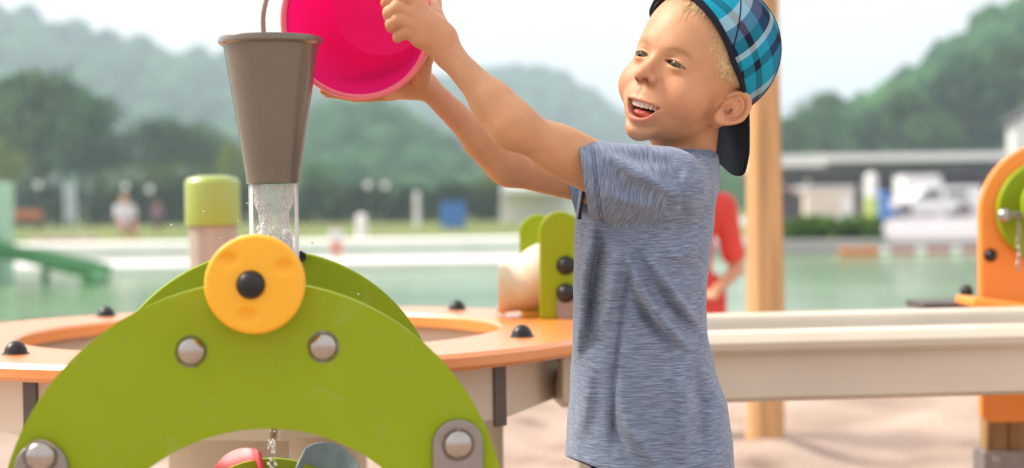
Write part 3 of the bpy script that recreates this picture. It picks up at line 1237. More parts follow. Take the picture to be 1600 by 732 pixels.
# cap worn backwards: checked crown, dark band, dark visor hanging over the nape
def rim_z(y, x=0.0):
    return (19 + .70 * y if y < 25 else 36.5 + 1.25 * (min(y, 62) - 25)) - .24 * x


NU, NV = 96, 40
bm = bmesh.new()
uvl = bm.loops.layers.uv.new('plaid')
grid = []
for j in range(NV + 1):
    row = []
    for i in range(NU):
        a = 2 * math.pi * i / NU
        # start of the meridian on the rim, end at the crown button
        dx, dy = math.sin(a), math.cos(a)
        zc, yc = 30.0, -13.0
        Rx, Ry, Rz = 76.0, 88.0, 79.0
        # rim parameter: solve z = rim_z(y) on the ellipsoid along this meridian
        lo_, hi_ = -1.35, 1.5
        for _ in range(30):
            m_ = (lo_ + hi_) / 2
            y_ = yc + Ry * math.cos(m_) * dy
            z_ = zc + Rz * math.sin(m_)
            if z_ < rim_z(y_, Rx * math.cos(m_) * dx):
                lo_ = m_
            else:
                hi_ = m_
        e0 = (lo_ + hi_) / 2
        e = e0 + (math.pi / 2 - e0) * (j / NV)
        rr = max(math.cos(e), 0.0)
        # soft crown: six panels, slight slack
        pan = 1 + .012 * math.cos(6 * a) * rr ** .5 + .012 * math.sin(3 * a + 2 * e) * math.sin(min(j / NV, 1) * math.pi)
        row.append(bm.verts.new((Rx * rr * dx * pan, yc + Ry * rr * dy * pan, zc + Rz * math.sin(e) * (1.0 + .01 * math.cos(5 * a)))))
    grid.append(row)
for j in range(NV):
    for i in range(NU):
        k = (i + 1) % NU
        bm.faces.new((grid[j][i], grid[j][k], grid[j + 1][k], grid[j + 1][i]))
th = R(45)
for f in bm.faces:
    c = f.calc_center_median()
    s = 1 if c.x > 0 else -1
    for lp in f.loops:
        v = lp.vert.co
        # side panels are cut flat; over the top the cloth wraps towards the middle
        u = v.y * math.cos(th) + v.z * math.sin(th)
        w = -v.y * math.sin(th) + v.z * math.cos(th) - 5
        lp[uvl].uv = (u / 100, w / 100)
for v in bm.verts:
    v.co = Vector(h2w(v.co))


def plaid(name):
    m = bpy.data.materials.new(name)
    m.use_nodes = True
    n, l = m.node_tree.nodes, m.node_tree.links
    b = n['Principled BSDF']
    b.inputs['Roughness'].default_value = .85
    b.inputs['Specular IOR Level'].default_value = .2
    uv = n.new('ShaderNodeUVMap')
    uv.uv_map = 'plaid'
    sp = n.new('ShaderNodeSeparateXYZ')
    l.new(uv.outputs[0], sp.inputs[0])
    navy, teal, mid, pale, mauve = (.006, .010, .035, 1), (.008, .36, .55, 1), (.012, .085, .21, 1), (.62, .78, .85, 1), (.13, .12, .22, 1)
    seqs = [[(0, teal), (.28, navy), (.40, teal), (.53, pale), (.60, navy), (.74, mauve), (.88, pale)],
            [(0, teal), (.20, navy), (.33, teal), (.60, mid), (.84, navy)]]
    cols = []
    for ax_i, (seq, per, off) in enumerate(((seqs[0], .95, .21), (seqs[1], .78, .0))):
        ad = n.new('ShaderNodeMath')
        ad.operation = 'MULTIPLY_ADD'
        ad.inputs[1].default_value = 1 / per
        ad.inputs[2].default_value = off
        l.new(sp.outputs[ax_i], ad.inputs[0])
        fr = n.new('ShaderNodeMath')
        fr.operation = 'FRACT'
        l.new(ad.outputs[0], fr.inputs[0])
        cr = n.new('ShaderNodeValToRGB')
        cr.color_ramp.interpolation = 'CONSTANT'
        e = cr.color_ramp.elements
        e[0].position, e[0].color = seq[0]
        e[1].position, e[1].color = seq[1]
        for p_, c_ in seq[2:]:
            k = e.new(p_)
            k.color = c_
        l.new(fr.outputs[0], cr.inputs[0])
        cols.append(cr)
    mx = n.new('ShaderNodeMixRGB')
    mx.inputs[0].default_value = .5
    l.new(cols[0].outputs[0], mx.inputs[1])
    l.new(cols[1].outputs[0], mx.inputs[2])
    tc = n.new('ShaderNodeTexCoord')
    nz = n.new('ShaderNodeTexNoise')
    nz.inputs['Scale'].default_value = 900
    l.new(tc.outputs['Object'], nz.inputs['Vector'])
    mv = n.new('ShaderNodeMixRGB')
    mv.blend_type = 'MULTIPLY'
    mv.inputs[0].default_value = .35
    l.new(mx.outputs[0], mv.inputs[1])
    l.new(nz.outputs[0], mv.inputs[2])
    l.new(mv.outputs[0], b.inputs['Base Color'])
    bp = n.new('ShaderNodeBump')
    bp.inputs['Strength'].default_value = .2
    bp.inputs['Distance'].default_value = .001
    l.new(nz.outputs[0], bp.inputs['Height'])
    l.new(bp.outputs[0], b.inputs['Normal'])
    return m


MT['plaid'] = plaid('checked cotton')
MT['navy'] = mat('navy twill', (.010, .013, .026), .8, var=.3, scale=400, bump=.1, bscale=900, spec=.2)
rim_pts = [Vector(v.co) for v in grid[0]]
sea = [[Vector(grid[j][i].co) for j in range(0, NV + 1, 2)] for i in (0, 16, 32, 48, 64, 80)]
cap = obj('cap', bm, MT['plaid'], boy)
so = cap.modifiers.new('cloth', 'SOLIDIFY')
so.thickness, so.offset = .0025, 1
bm = bmesh.new()
cen = sum(rim_pts, Vector()) / len(rim_pts)
Nn = len(rim_pts)
upn = Vector(h2w((0, -20, 60))) - Vector(h2w((0, 0, 0)))
upn.normalize()
rg = []
for p in rim_pts:
    o_ = (p - cen).normalized()
    rg.append([bm.verts.new(p + o_ * a + upn * b) for a, b in ((.0005, -.003), (.0042, -.003), (.0046, .001), (.0038, .0045), (.0008, .004))])
for i in range(Nn):
    A_, B_ = rg[i], rg[(i + 1) % Nn]
    for k in range(5):
        bm.faces.new((A_[k], A_[(k + 1) % 5], B_[(k + 1) % 5], B_[k]))
obj('band', bm, MT['navy'], cap)
bm = bmesh.new()
for ln in sea:
    add_tube(bm, [p + (p - cen).normalized() * .0026 for p in ln], .0009, seg=5)
obj('seam', bm, MT['navy'], cap)
# visor
bm = bmesh.new()
NA, NB = 28, 12
gv = []
for j in range(NB + 1):
    row = []
    t = j / NB
    for i in range(NA + 1):
        s_ = -1 + 2 * i / NA
        fi = (NU / 2 + s_ * 23) % NU
        i0_ = int(fi)
        rp = rim_pts[i0_].lerp(rim_pts[(i0_ + 1) % NU], fi - i0_)
        root = Vector(w2h(rp)) + Vector((0, -3, 6))
        ln_ = 62 * (1 - abs(s_) ** 9 * .22) * (1 - .20 * s_)
        row.append(root + Vector((root.x * .10 * t, -38 * t + 6 * t * t, -ln_ * 1.14 * t)))
    gv.append(row)
top = [[bm.verts.new(Vector(h2w(p))) for p in row] for row in gv]
for j in range(NB):
    for i in range(NA):
        bm.faces.new((top[j][i], top[j][i + 1], top[j + 1][i + 1], top[j + 1][i]))
vis = obj('visor', bm, MT['navy'], cap)
so = vis.modifiers.new('board', 'SOLIDIFY')
so.thickness, so.offset = .004, 0
bv = vis.modifiers.new('bevel', 'BEVEL')
bv.width, bv.segments, bv.limit_method = .0015, 2, 'ANGLE'

# hair: blond fringe under the cap and short hair at the temple
bm = bmesh.new()
hr = random.Random(5)


def strand(root, d1, ln, curl, rad, n=5):
    pts = []
    p = Vector(root)
    d = Vector(d1).normalized()
    for k in range(n + 1):
        pts.append(p.copy())
        p = p + d * (ln / n)
        d = (d + Vector(curl) / n).normalized()
    add_tube(bm, [Vector(h2w(q)) for q in pts], [rad * .001 * (1 - .85 * k / n) for k in range(n + 1)], seg=4, caps=False)


def scalp(x, z):
    """front of the head at (x, z), a hair above the skin"""
    y = 100.0
    for _ in range(40):
        d = float(head_sdf(np.array([h2w((x, y, z))], f32))[0]) * 1000 / HS
        if d < .4:
            break
        y -= max(d * .8, .2)
    return y


tabf = {}
for xi in range(-34, 41, 4):
    for zi in (44, 52, 60, 68, 76, 84):
        tabf[(xi, zi)] = scalp(xi, zi)


def scalp_y(x, z):
    xi = min(max(int(round((x + 34) / 4)) * 4 - 34, -34), 38)
    zi = min((44, 52, 60, 68, 76, 84), key=lambda q: abs(q - z))
    z2 = 52 if zi == 44 else zi - 8
    return tabf[(xi, zi)] if (xi, zi) in tabf else 60


for i in range(520):
    x = hr.uniform(-26, 34)
    z = 78 - .24 * x + hr.uniform(-5, 6)
    ln = (hr.uniform(18, 34) if x > 8 else hr.uniform(28, 48)) * (1 - abs(x - 4) / 80)
    y = scalp_y(x, z) + hr.uniform(0, 2.5)
    strand((x, y, z), (hr.uniform(-.35, .15), .30, -1), ln, (hr.uniform(-.2, .2), .30, -.2), hr.uniform(.6, 1.0))
MT['hair'] = mat('blond hair', (.76, .58, .32), .45, var=.32, scale=220)
fr_ = obj('fringe', bm, MT['hair'], boy)
fr_['kind'] = 'stuff'
bm = bmesh.new()
for i in range(2600):
    # temple and side, close to the skin, combed back and down
    y = hr.uniform(-32, 50)
    off_ = abs(hr.gauss(0, 9.0)) - 2
    z = rim_z(y, 66) - off_ * 1.4
    if off_ > 20:
        continue
    lo_, hi_ = 40.0, 90.0
    x = 90.0
    for _ in range(30):
        d = float(head_sdf(np.array([h2w((x, y, z))], f32))[0]) * 1000 / HS
        if d < .3:
            break
        x -= max(d * .8, .2)
    if x > 74 or x < 40 or (z < 4 and -26 < y):
        continue
    strand((x, y, z), (.10, -.25 + hr.uniform(-.2, .2), -1), hr.uniform(5, 10), (-.1, -.15, 0), hr.uniform(.16, .27), n=3)
hr_ = obj('hair', bm, MT['hair'], boy)
hr_['kind'] = 'stuff'
# ------------------------------------------------------------------ pink bucket
bucket = thing('bucket', 'pink plastic sand bucket tipped over the grey funnel in the hands of the boy', 'bucket', bc)
BL = Matrix.Translation(-bc) @ BM
bm = bmesh.new()
add_lathe(bm, [(RB - .0005, 0), (RB - .002, -.004), (.0775, -.035), (.0715, -.085), (.0655, -.128), (.061, -.1335), (.03, -.1345), (0, -.1345),
               (0, -.1375), (.03, -.1375), (.064, -.1365), (.0695, -.131), (.0745, -.085), (.0808, -.035), (RB + .001, -.004), (RB + .0015, 0)], seg=72, m=BL, closed=False)
n_, l_ = MT['pink'].node_tree.nodes, MT['pink'].node_tree.links
tr_ = n_.new('ShaderNodeBsdfTranslucent')
tr_.inputs[0].default_value = (.92, .05, .42, 1)
mx_s = n_.new('ShaderNodeMixShader')
mx_s.inputs[0].default_value = .42
l_.new(n_['Principled BSDF'].outputs[0], mx_s.inputs[1])
l_.new(tr_.outputs[0], mx_s.inputs[2])
l_.new(mx_s.outputs[0], n_['Material Output'].inputs[0])
obj('bucket_wall', bm, MT['pink'], bucket)
bm = bmesh.new()
prof = [(RB - .001, .001), (RB + .001, .0035), (RB + .004, .0035), (RB + .0062, .001), (RB + .0066, -.007), (RB + .0055, -.0075), (RB + .0042, -.0015), (RB + .0015, -.001)]
add_lathe(bm, prof, seg=96, m=BL, closed=True)
obj('rim', bm, MT['pinkrim'], bucket)
bm = bmesh.new()
pv = [BL @ Vector((-RB - .004, .045, -.010)), None]
path = [A(470, -44, 1.806), A(452, -48, 1.802), A(428, -30, 1.795), A(415, 4, 1.798), A(411, 36, 1.812), A(417, 70, 1.832), A(440, 104, 1.845), A(462, 112, 1.838), A(474, 98, 1.822)]
add_tube(bm, [Vector(p) - bc for p in smooth_path(path, 8)], .0029, seg=10)
obj('handle', bm, MT['handle'], bucket)
for p in (path[0], path[-1]):
    bm = bmesh.new()
    add_ball(bm, Vector(p) - bc, .0075, u=14, v=8)
    obj('handle_lug', bm, MT['pink'], bucket)

# ------------------------------------------------------------------ water mill toy
D1, D2 = 1.48, 1.85
fc = Vector(A(402, 833, D1))
rc_ = Vector(A(423, 656, D2))
axd = Vector((rc_.x - fc.x, rc_.y - fc.y, 0))
MROT = math.atan2(-axd.x, axd.y)
mloc = Vector((fc.x, fc.y, 0))
mill = thing('water_mill', 'green arched play water mill with yellow knob and grey funnel on top', 'water mill', mloc, MROT)
MI = (Matrix.Translation(mloc) @ Matrix.Rotation(MROT, 4, 'Z')).inverted()


def ml(px, py, d):
    return MI @ Vector(A(px, py, d))


def arch_pts(cx, cz, ro, ix, iz, ri, foot):
    o = arc(cx, cz, ro, 0, math.pi, 72)
    # inner opening, from left to right
    a1 = math.asin(min(1, max(-1, (foot - iz) / ri))) if abs(foot - iz) < ri else 0
    inn = arc(ix, iz, ri, math.pi, 0, 56)
    return [(cx + ro, foot)] + o + [(cx - ro, foot), (ix - ri, foot)] + inn + [(ix + ri, foot)]


ft = fc.z - .04
p_in = ml(413, 962, D1)
r_out = 393 / F_PX * D1
r_in = 292 / F_PX * D1
ix, iz = p_in.x, p_in.z
th_f = .020
r_in = min(r_in, .195)
iz = ml(413, 670, D1).z - r_in
bm = bmesh.new()
add_prism(bm, arch_pts(0, fc.z, r_out, ix, iz, r_in, ft - .01), 0, th_f)
obj('front_arch', bm, MT['green'], mill, smooth=True, bevel=.0055, seg=4)
r2 = 266 / F_PX * D2
rr0 = MI @ rc_
bm = bmesh.new()
add_prism(bm, arch_pts(rr0.x, rr0.z, r2, rr0.x, rr0.z - .02, r2 * .74, rr0.z - .06), rr0.y - .018, rr0.y)
obj('rear_arch', bm, MT['green'], mill, smooth=True, bevel=.0030, seg=3)

# feet: steel plates with round tops, bolted on
MXL = Matrix.Rotation(math.pi / 2, 4, 'X')


def dome_bolt(name, c, r, m, parent, h=.48, ring=True):
    """round-headed bolt facing the camera (towards -y)"""
    b = bmesh.new()
    mm = Matrix.Translation(c) @ MXL
    prof_ = [(0, h * r)] + [(r * .86 * math.sin(t), h * r * math.cos(t)) for t in [k * math.pi / 2 / 9 for k in range(1, 10)]]
    if ring:
        prof_ += [(r, 0), (r, -.001)]
    prof_ += [(r * .9, -.003), (0, -.003)]
    add_lathe(b, prof_, seg=32, m=mm)
    return obj(name, b, m, parent)


for px in (73, 718):
    c = ml(px, 706 if px < 100 else 699, D1)
    w = 40 / F_PX * D1
    bm = bmesh.new()
    top = ml(px, 660 if px > 100 else 684, D1).z
    o = arc(c.x, top - w, w, 0, math.pi, 24)
    add_prism(bm, [(c.x + w, 0.0)] + o + [(c.x - w, 0.0)], -.006, -.0005)
    pl = obj('steel_foot', bm, MT['bracket'], mill, bevel=.0015)
    dome_bolt('bolt', Vector((c.x, -.006, c.z)), .0165, MT['chrome'], pl)
for px, py in ((300, 548), (505, 543)):
    c = ml(px, py, D1)
    dome_bolt('bolt', Vector((c.x, 0, c.z)), .0158, MT['chrome'], mill)
for s in (-1, 1):
    bm = bmesh.new()
    x = rr0.x + s * (r2 * .87)
    add_prism(bm, [(x + .022, 0), (x + .022, rr0.z - .05)] + arc(x, rr0.z - .02, .022, 0, math.pi, 16) + [(x - .022, rr0.z - .05), (x - .022, 0)], rr0.y + .0005, rr0.y + .006)
    obj('steel_foot', bm, MT['bracket'], mill, bevel=.0015)
# four spacer bars between the two arches
for px, py in ((300, 548), (505, 543)):
    c = ml(px, py, D1)
    bm = bmesh.new()
    add_cyl(bm, (c.x, th_f, c.z), (rr0.x + (c.x) * .55, rr0.y - .018, rr0.z + .13), .008)
    obj('spacer_bar', bm, MT['chrome'], mill)

# yellow knob with three thumb dents and a black hub
kc = ml(398, 445, D1 - .035)
rk = 78 / F_PX * (D1 - .035)
bm = bmesh.new()
rings = []
NA_, dents = 72, [(ml(361, 404, D1) - kc), (ml(446, 415, D1) - kc), (ml(390, 488, D1) - kc)]
hk = .034
prof = []
for t in np.linspace(0, 1, 30):
    prof.append((max(rk * .90 * t, .0002), hk - .0015 * t * t))
for a in np.linspace(0, math.pi / 2, 9)[1:]:
    prof.append((rk * .90 + rk * .10 * math.sin(a), hk - .0015 - rk * .10 * (1 - math.cos(a))))
prof.append((rk, 0.0))
for r_, h_ in prof:
    rg_ = []
    for i in range(NA_):
        a = 2 * math.pi * i / NA_
        x, z = r_ * math.cos(a), r_ * math.sin(a)
        h2 = h_
        if h_ > hk * .5:
            for d_ in dents:
                h2 -= .0055 * math.exp(-(((x - d_.x) / .0085) ** 2 + ((z - d_.z) / .0060) ** 2) ** 1.6)
        rg_.append(bm.verts.new((kc.x + x, -h2, kc.z + z)))
    rings.append(rg_)
for A_, B_ in zip(rings[:-1], rings[1:]):
    for i in range(NA_):
        j = (i + 1) % NA_
        bm.faces.new((A_[i], B_[i], B_[j], A_[j]))
bm.faces.new(rings[0][::-1])
knob = obj('knob', bm, MT['yellow'], mill)
dome_bolt('hub_cap', Vector((kc.x, -hk + .001, kc.z)) + Vector((ml(395, 447, D1).x - kc.x, 0, 0)), .0160, MT['black'], knob, h=.75)
bm = bmesh.new()
add_cyl(bm, (kc.x, 0, kc.z), (kc.x * .8 + rr0.x * .2, .12, kc.z), .009)
obj('axle', bm, MT['black'], mill)
bm = bmesh.new()
c = ml(470, 401, D2 - .01)
add_cyl(bm, (c.x, rr0.y - .03, c.z), (c.x, rr0.y + .012, c.z), .0070, seg=6)
obj('nut', bm, MT['black'], mill)

# funnel on a clear pipe
DF = 1.745
fx = ml(427, 287, DF)


def zf(py):
    return ml(427, py, DF).z


top_r, bot_r = 78.5 / F_PX * DF, 41.5 / F_PX * DF
zt, zb = zf(63), zf(287)
FM = Matrix.Translation(Vector((fx.x, fx.y, 0)))
bm = bmesh.new()
add_lathe(bm, [(bot_r - .003, zb), (bot_r, zb), (bot_r + .001, zb + .012), (top_r - .0035, zt - .0075), (top_r - .0008, zt - .0065), (top_r + .0018, zt - .0045), (top_r + .0022, zt - .0005),
               (top_r + .0008, zt + .0022), (top_r - .0025, zt + .0026), (top_r - .0055, zt), (top_r - .007, zt - .006), (bot_r - .004, zb + .012), (bot_r - .0045, zb)], seg=72, m=FM, closed=True)
fun = obj('funnel', bm, MT['funnel'], mill)
pr = 38.5 / F_PX * DF
z0 = zf(452)
MT['clear'] = thin_mat('clear acrylic', .10, .03)
MT['splash'] = thin_mat('rushing water', .35, .22, (.92, .92, .93), .08, bump=1.0, bscale=90)
MT['foam'] = mat('white foam', (.88, .88, .89), .25, var=.04, trans=.0, bump=.6, bscale=200)
bm = bmesh.new()
add_lathe(bm, [(pr, z0), (pr, zb - .001), (pr - .0018, zb - .001), (pr - .0018, z0)], seg=48, m=FM, closed=True)
obj('clear_pipe', bm, MT['clear'], mill)
bm = bmesh.new()
NT, NZ = 40, 46
rings = []
for j in range(NZ + 1):
    z = z0 + (zb - .002 - z0) * j / NZ
    rg_ = []
    for i in range(NT):
        a = 2 * math.pi * i / NT
        q = np.array([[math.cos(a) * .02, math.sin(a) * .02, z * .6]])
        r_ = pr - .0022 - .0030 * abs(float(wobble(q, 190, 21, 3)[0])) - .0022 * math.sin(z * 160 + a * 2) ** 2
        f_ = (z - z0) / (zb - z0)
        r_ *= 1 - .34 * math.exp(-((f_ - .62) / .20) ** 2)
        rg_.append(bm.verts.new((fx.x + r_ * math.cos(a), fx.y + r_ * math.sin(a), z)))
    rings.append(rg_)
for A_, B_ in zip(rings[:-1], rings[1:]):
    for i in range(NT):
        j = (i + 1) % NT
        bm.faces.new((A_[i], A_[j], B_[j], B_[i]))
bm.faces.new(rings[0][::-1])
bm.faces.new(rings[-1])
wat = obj('pouring_water', bm, MT['splash'], mill)
# froth thrown up where the stream hits the bottom of the pipe
rr_ = random.Random(3)
bm = bmesh.new()
for k in range(230):
    a = rr_.uniform(0, 6.283)
    r_ = (pr - .004) * rr_.uniform(.55, .98)
    z = zf(rr_.choice([rr_.gauss(408, 20), rr_.gauss(430, 14), rr_.gauss(372, 10) if rr_.random() < .25 else 420]))
    if z > zb - .02:
        continue
    bmesh.ops.create_icosphere(bm, subdivisions=1, radius=rr_.uniform(.0012, .0048), matrix=Matrix.Translation((fx.x + r_ * math.cos(a), fx.y + r_ * math.sin(a), z)) @ Matrix.Diagonal((1, 1, rr_.uniform(.8, 2.2), 1)))
fo = obj('froth', bm, MT['foam'], wat)
fo['kind'] = 'stuff'
bm = bmesh.new()
add_lathe(bm, [(pr + .004, z0 - .012), (pr + .004, z0 + .006), (pr + .0006, z0 + .006), (pr + .0006, z0 - .012)], seg=40, m=FM, closed=True)
obj('pipe_collar', bm, MT['bracket'], mill)
bm = bmesh.new()
add_box(bm, (fx.x + .01, (fx.y + rr0.y) / 2, z0 - .016), (.05, rr0.y - fx.y + .02, .008))
obj('pipe_bracket', bm, MT['bracket'], mill)

# mill wheel with coloured scoops
DW = 1.66
wc = ml(424, 872, DW)
RW = .105
bm = bmesh.new()
add_cyl(bm, (wc.x, wc.y - .004, wc.z), (wc.x, wc.y + .004, wc.z), RW * 1.03, seg=48)
wheel = obj('wheel_disc', bm, MT['green'], mill)
cols = ['grey', 'red', 'grey', 'green', 'grey', 'red']
for k in range(5):
    a = R(64) + k * math.pi * .4
    if k == 1:
        a = R(118)
    ca_, sa_ = math.cos(a), math.sin(a)
    ks = .86 if k == 1 else 1.0
    bm = bmesh.new()
    NA2 = 14
    G0, G1 = [], []
    for i in range(NA2 + 1):
        t = -1 + 2 * i / NA2
        # cupped blade, hollow to one side
        q0 = (RW * .50, t * .020 - .004, .034 * (1 - t * t) ** .5 * .6)
        q1 = (ks * RW * 1.20 + .012 * (1 - t * t), t * .027 - .012, .040 * (1 - t * t) ** .5 - .006)
        for q, G in ((q0, G0), (q1, G1)):
            rad, tan, dep = q[0], q[1] * 1.25, q[2]
            G.append(bm.verts.new((wc.x + ca_ * rad - sa_ * tan, wc.y - .018 + dep * 1.0, wc.z + sa_ * rad + ca_ * tan)))
    for i in range(NA2):
        bm.faces.new((G0[i], G0[i + 1], G1[i + 1], G1[i]))
    o = obj('scoop', bm, MT[cols[k]], wheel)
    sm = o.modifiers.new('wall', 'SOLIDIFY')
    sm.thickness = .003
bm = bmesh.new()
add_cyl(bm, (wc.x, 0.03, wc.z), (wc.x, rr0.y - .03, wc.z), .007)
obj('wheel_axle', bm, MT['chrome'], mill)
for s in (-1, 1):
    bm = bmesh.new()
    yb = .026 if s < 0 else rr0.y - .026
    add_box(bm, (wc.x, yb, wc.z / 2 + .005), (.03, .008, wc.z + .03))
    obj('axle_post', bm, MT['bracket'], mill, bevel=.002)

# drops falling on the wheel and glints of spray
bm = bmesh.new()
for k in range(46):
    px, py = 425 + rr_.gauss(0, 4.0), rr_.choice([672, 690, 694, 698, 703, 716, 722, 728, 733, 740]) + rr_.gauss(0, 3)
    r_ = rr_.uniform(.0005, .0015)
    bmesh.ops.create_icosphere(bm, subdivisions=2, radius=r_, matrix=Matrix.Translation(A(px, py, 1.62 + rr_.gauss(0, .006))) @ Matrix.Diagonal((1, 1, rr_.uniform(1, 2.0), 1)))
for px, py, d in ((318, 331, 1.75), (255, 362, 1.74), (386, 318, 1.72), (372, 345, 1.76), (268, 352, 1.75), (488, 380, 1.74), (505, 402, 1.76), (478, 352, 1.75), (560, 460, 1.75), (344, 372, 1.74)):
    bmesh.ops.create_icosphere(bm, subdivisions=2, radius=rr_.uniform(.0006, .0013), matrix=Matrix.Translation(A(px, py, d)))
MT['drop'] = thin_mat('water drop', .5, .45, (.95, .95, .96), .03)
dr = obj('water_drops', bm, MT['drop'])
tag(dr, 'small bright water drops falling from the pipe towards the mill wheel', 'water drops', kind='stuff')

# ------------------------------------------------------------------ round sand and water basin
BZ = .598
b0 = Vector((-.414, 2.55, 0))
basin = thing('water_basin', 'round orange topped play basin with cream sides behind the green mill', 'play basin', b0)
RO, RI = .576, .392
bm = bmesh.new()
add_lathe(bm, [(RI, BZ - .022), (RI, BZ - .004), (RI + .004, BZ), (RO - .006, BZ), (RO, BZ - .006), (RO, BZ - .018), (RO - .006, BZ - .024), (RI + .004, BZ - .024)], seg=128, closed=True)
obj('rim_ring', bm, MT['orange'], basin)
RD = .500
ang0 = math.atan2(0, 1)
corn = []
for k in range(9):
    a = R(50.5 - 40 * k)
    corn.append(Vector((RD * math.sin(a), -RD * math.cos(a), 0)))
ZB = .487
first = None
for k in range(9):
    p, q = corn[k], corn[(k + 1) % 9]
    mid = (p + q) / 2
    ln = (q - p).length
    an = math.atan2((q - p).y, (q - p).x)
    if first is None:
        bm = bmesh.new()
        add_box(bm, (0, 0, 0), (ln - .004, .022, BZ - .026 - ZB))
        first = obj('side_board', bm, MT['cream'], basin, bevel=.003)
        o = first
        bm = bmesh.new()
        add_box(bm, (0, 0, 0), (.026, .006, BZ - .03 - ZB + .012))
        strap0 = obj('corner_strap', bm, MT['strap'], basin, bevel=.0015)
        s_ = strap0
    else:
        o = first.copy()
        COL.objects.link(o)
        s_ = strap0.copy()
        COL.objects.link(s_)
    o.location = (mid.x, mid.y, (BZ - .026 + ZB) / 2)
    o.rotation_euler = (0, 0, an)
    pa = math.atan2(p.x, -p.y)
    s_.location = (p.x * 1.018, p.y * 1.018, (BZ - .026 + ZB) / 2 - .005)
    s_.rotation_euler = (0, 0, pa)
    if k == 1:
        bpy.data.objects.remove(s_)
bm = bmesh.new()
add_lathe(bm, [(.42, BZ - .024), (.41, .53), (.38, .515), (0, .510), (0, .500), (.39, .505), (.425, .52), (.432, BZ - .024)], seg=64)
obj('bowl', bm, MT['cream'], basin)
MT['wetfloor'] = mat('wet sand film', (.42, .30, .20), .12, var=.2, scale=14, bump=.2, bscale=30)
bm = bmesh.new()
add_lathe(bm, [(0, .545), (.30, .543), (.4035, .541)], seg=64)
o = obj('wet_sand', bm, MT['wetfloor'], basin)
bm = bmesh.new()
add_lathe(bm, [(0, -.1), (.17, -.1), (.165, .20), (.155, .501), (0, .501)], seg=48)
obj('pedestal', bm, MT['cream'], basin)
for k in range(5):
    a = R(20 + 72 * k)
    bm = bmesh.new()
    add_cyl(bm, (.36 * math.sin(a), -.36 * math.cos(a), -.05), (.36 * math.sin(a), -.36 * math.cos(a), .507), .035)
    obj('leg', bm, MT['cream'], basin)
for px, py in ((24, 533), (815, 514), (165, 479), (717, 471), (420, 563), (438, 476)):
    # the bolt sits on a pitch circle; find the angle at which it lines up with its column
    rb_ = .475 if py > 500 else .52
    best = min((abs(proj((b0.x + rb_ * math.sin(a), b0.y - rb_ * math.cos(a), BZ))[0] - px), a) for a in
               [R(d_) for d_ in (range(-88, 89) if py > 500 else range(92, 269))])[1]
    p = Vector((rb_ * math.sin(best), -rb_ * math.cos(best), 0))
    k = 1.0
    bm = bmesh.new()
    add_lathe(bm, [(0, .019)] + [(.0165 * math.sin(t), .019 * math.cos(t)) for t in [i * math.pi / 2 / 8 for i in range(1, 8)]] + [(.0168, .002), (.0195, .001), (.0195, -.001), (0, -.001)], seg=24,
              m=Matrix.Translation((p.x * k, p.y * k, BZ)))
    obj('bolt_cap', bm, MT['black'], basin)

# ------------------------------------------------------------------ sluice on the right side of the basin
g0 = Vector(A(875, 500, 2.70))
g0.z = BZ
sl = thing('sluice_gate', 'pair of round topped green boards holding a cream spout on the orange basin', 'sluice gate', g0)


def pill(bm, cx, w, z0_, z1_, y0_, y1_):
    add_prism(bm, [(cx + w, z0_)] + arc(cx, z1_ - w, w, 0, math.pi, 28) + [(cx - w, z0_)], y0_, y1_)


for (xa, xb, yt, d, yoff) in ((843, 909, 331, 2.70, 0.0), (812, 872, 335, 2.86, 0.16)):
    a_, b_ = A(xa, 420, d)[0] - g0.x, A(xb, 420, d)[0] - g0.x
    bm = bmesh.new()
    pill(bm, (a_ + b_) / 2, (b_ - a_) / 2, .0005, A(870, yt, d)[2] - BZ, yoff, yoff + .019)
    obj('green_board', bm, MT['green'], sl, bevel=.003, seg=3)
bm = bmesh.new()
c = Vector(A(888, 478, 2.70)) - g0
add_box(bm, (c.x, -.004, c.z / 2 + .014), (.040, .006, c.z * 1.0 + .028))
obj('steel_bracket', bm, MT['bracket'], sl, bevel=.002)
for px, py in ((884, 415), (884, 458)):
    c = Vector(A(px, py, 2.70)) - g0
    dome_bolt('bolt_cap', Vector((c.x, -.001 if py < 440 else -.007, c.z)), .0170, MT['black'], sl, h=.8)
# spout: a cream pipe that flares towards the gate
bm = bmesh.new()
path = [A(779, 452, 2.755), A(800, 450, 2.785), A(825, 445, 2.79), A(850, 432, 2.79), A(900, 424, 2.80), A(980, 424, 2.80)]
rad = [.044, .0435, .047, .060, .064, .064]
sp_ = smooth_path(path, 6)
rr2 = np.interp(np.linspace(0, 5, len(sp_)), range(6), rad)
outer, inner = [], []
nseg = 40
for lst, off in ((outer, 0.0), (inner, -.005)):
    for i, p in enumerate(sp_):
        t = (sp_[min(i + 1, len(sp_) - 1)] - sp_[max(i - 1, 0)]).normalized()
        u = Vector((0, 1, 0))
        w = t.cross(u).normalized()
        lst.append([bm.verts.new(p - g0 + (u * math.cos(2 * math.pi * k / nseg) + w * math.sin(2 * math.pi * k / nseg)) * (rr2[i] + off)) for k in range(nseg)])
for lst in (outer, inner):
    for A_, B_ in zip(lst[:-1], lst[1:]):
        for k in range(nseg):
            j = (k + 1) % nseg
            bm.faces.new((A_[k], A_[j], B_[j], B_[k]))
for k in range(nseg):
    j = (k + 1) % nseg
    bm.faces.new((outer[0][k], outer[0][j], inner[0][j], inner[0][k]))
    bm.faces.new((outer[-1][k], outer[-1][j], inner[-1][j], inner[-1][k]))
obj('spout', bm, MT['cream'], sl)
bm = bmesh.new()
tr = []
for i in range(14):
    t = i / 13
    p = Vector(A(781 + 3 * t, 478 + 40 * t * t + 6 * t, 2.78)) - g0
    tr.append(p)
add_tube(bm, tr, [.010 - .004 * (i / 13) + .0015 * math.sin(i * 2.1) for i in range(14)], seg=10)
obj('water_trickle', bm, MT['splash'], sl)

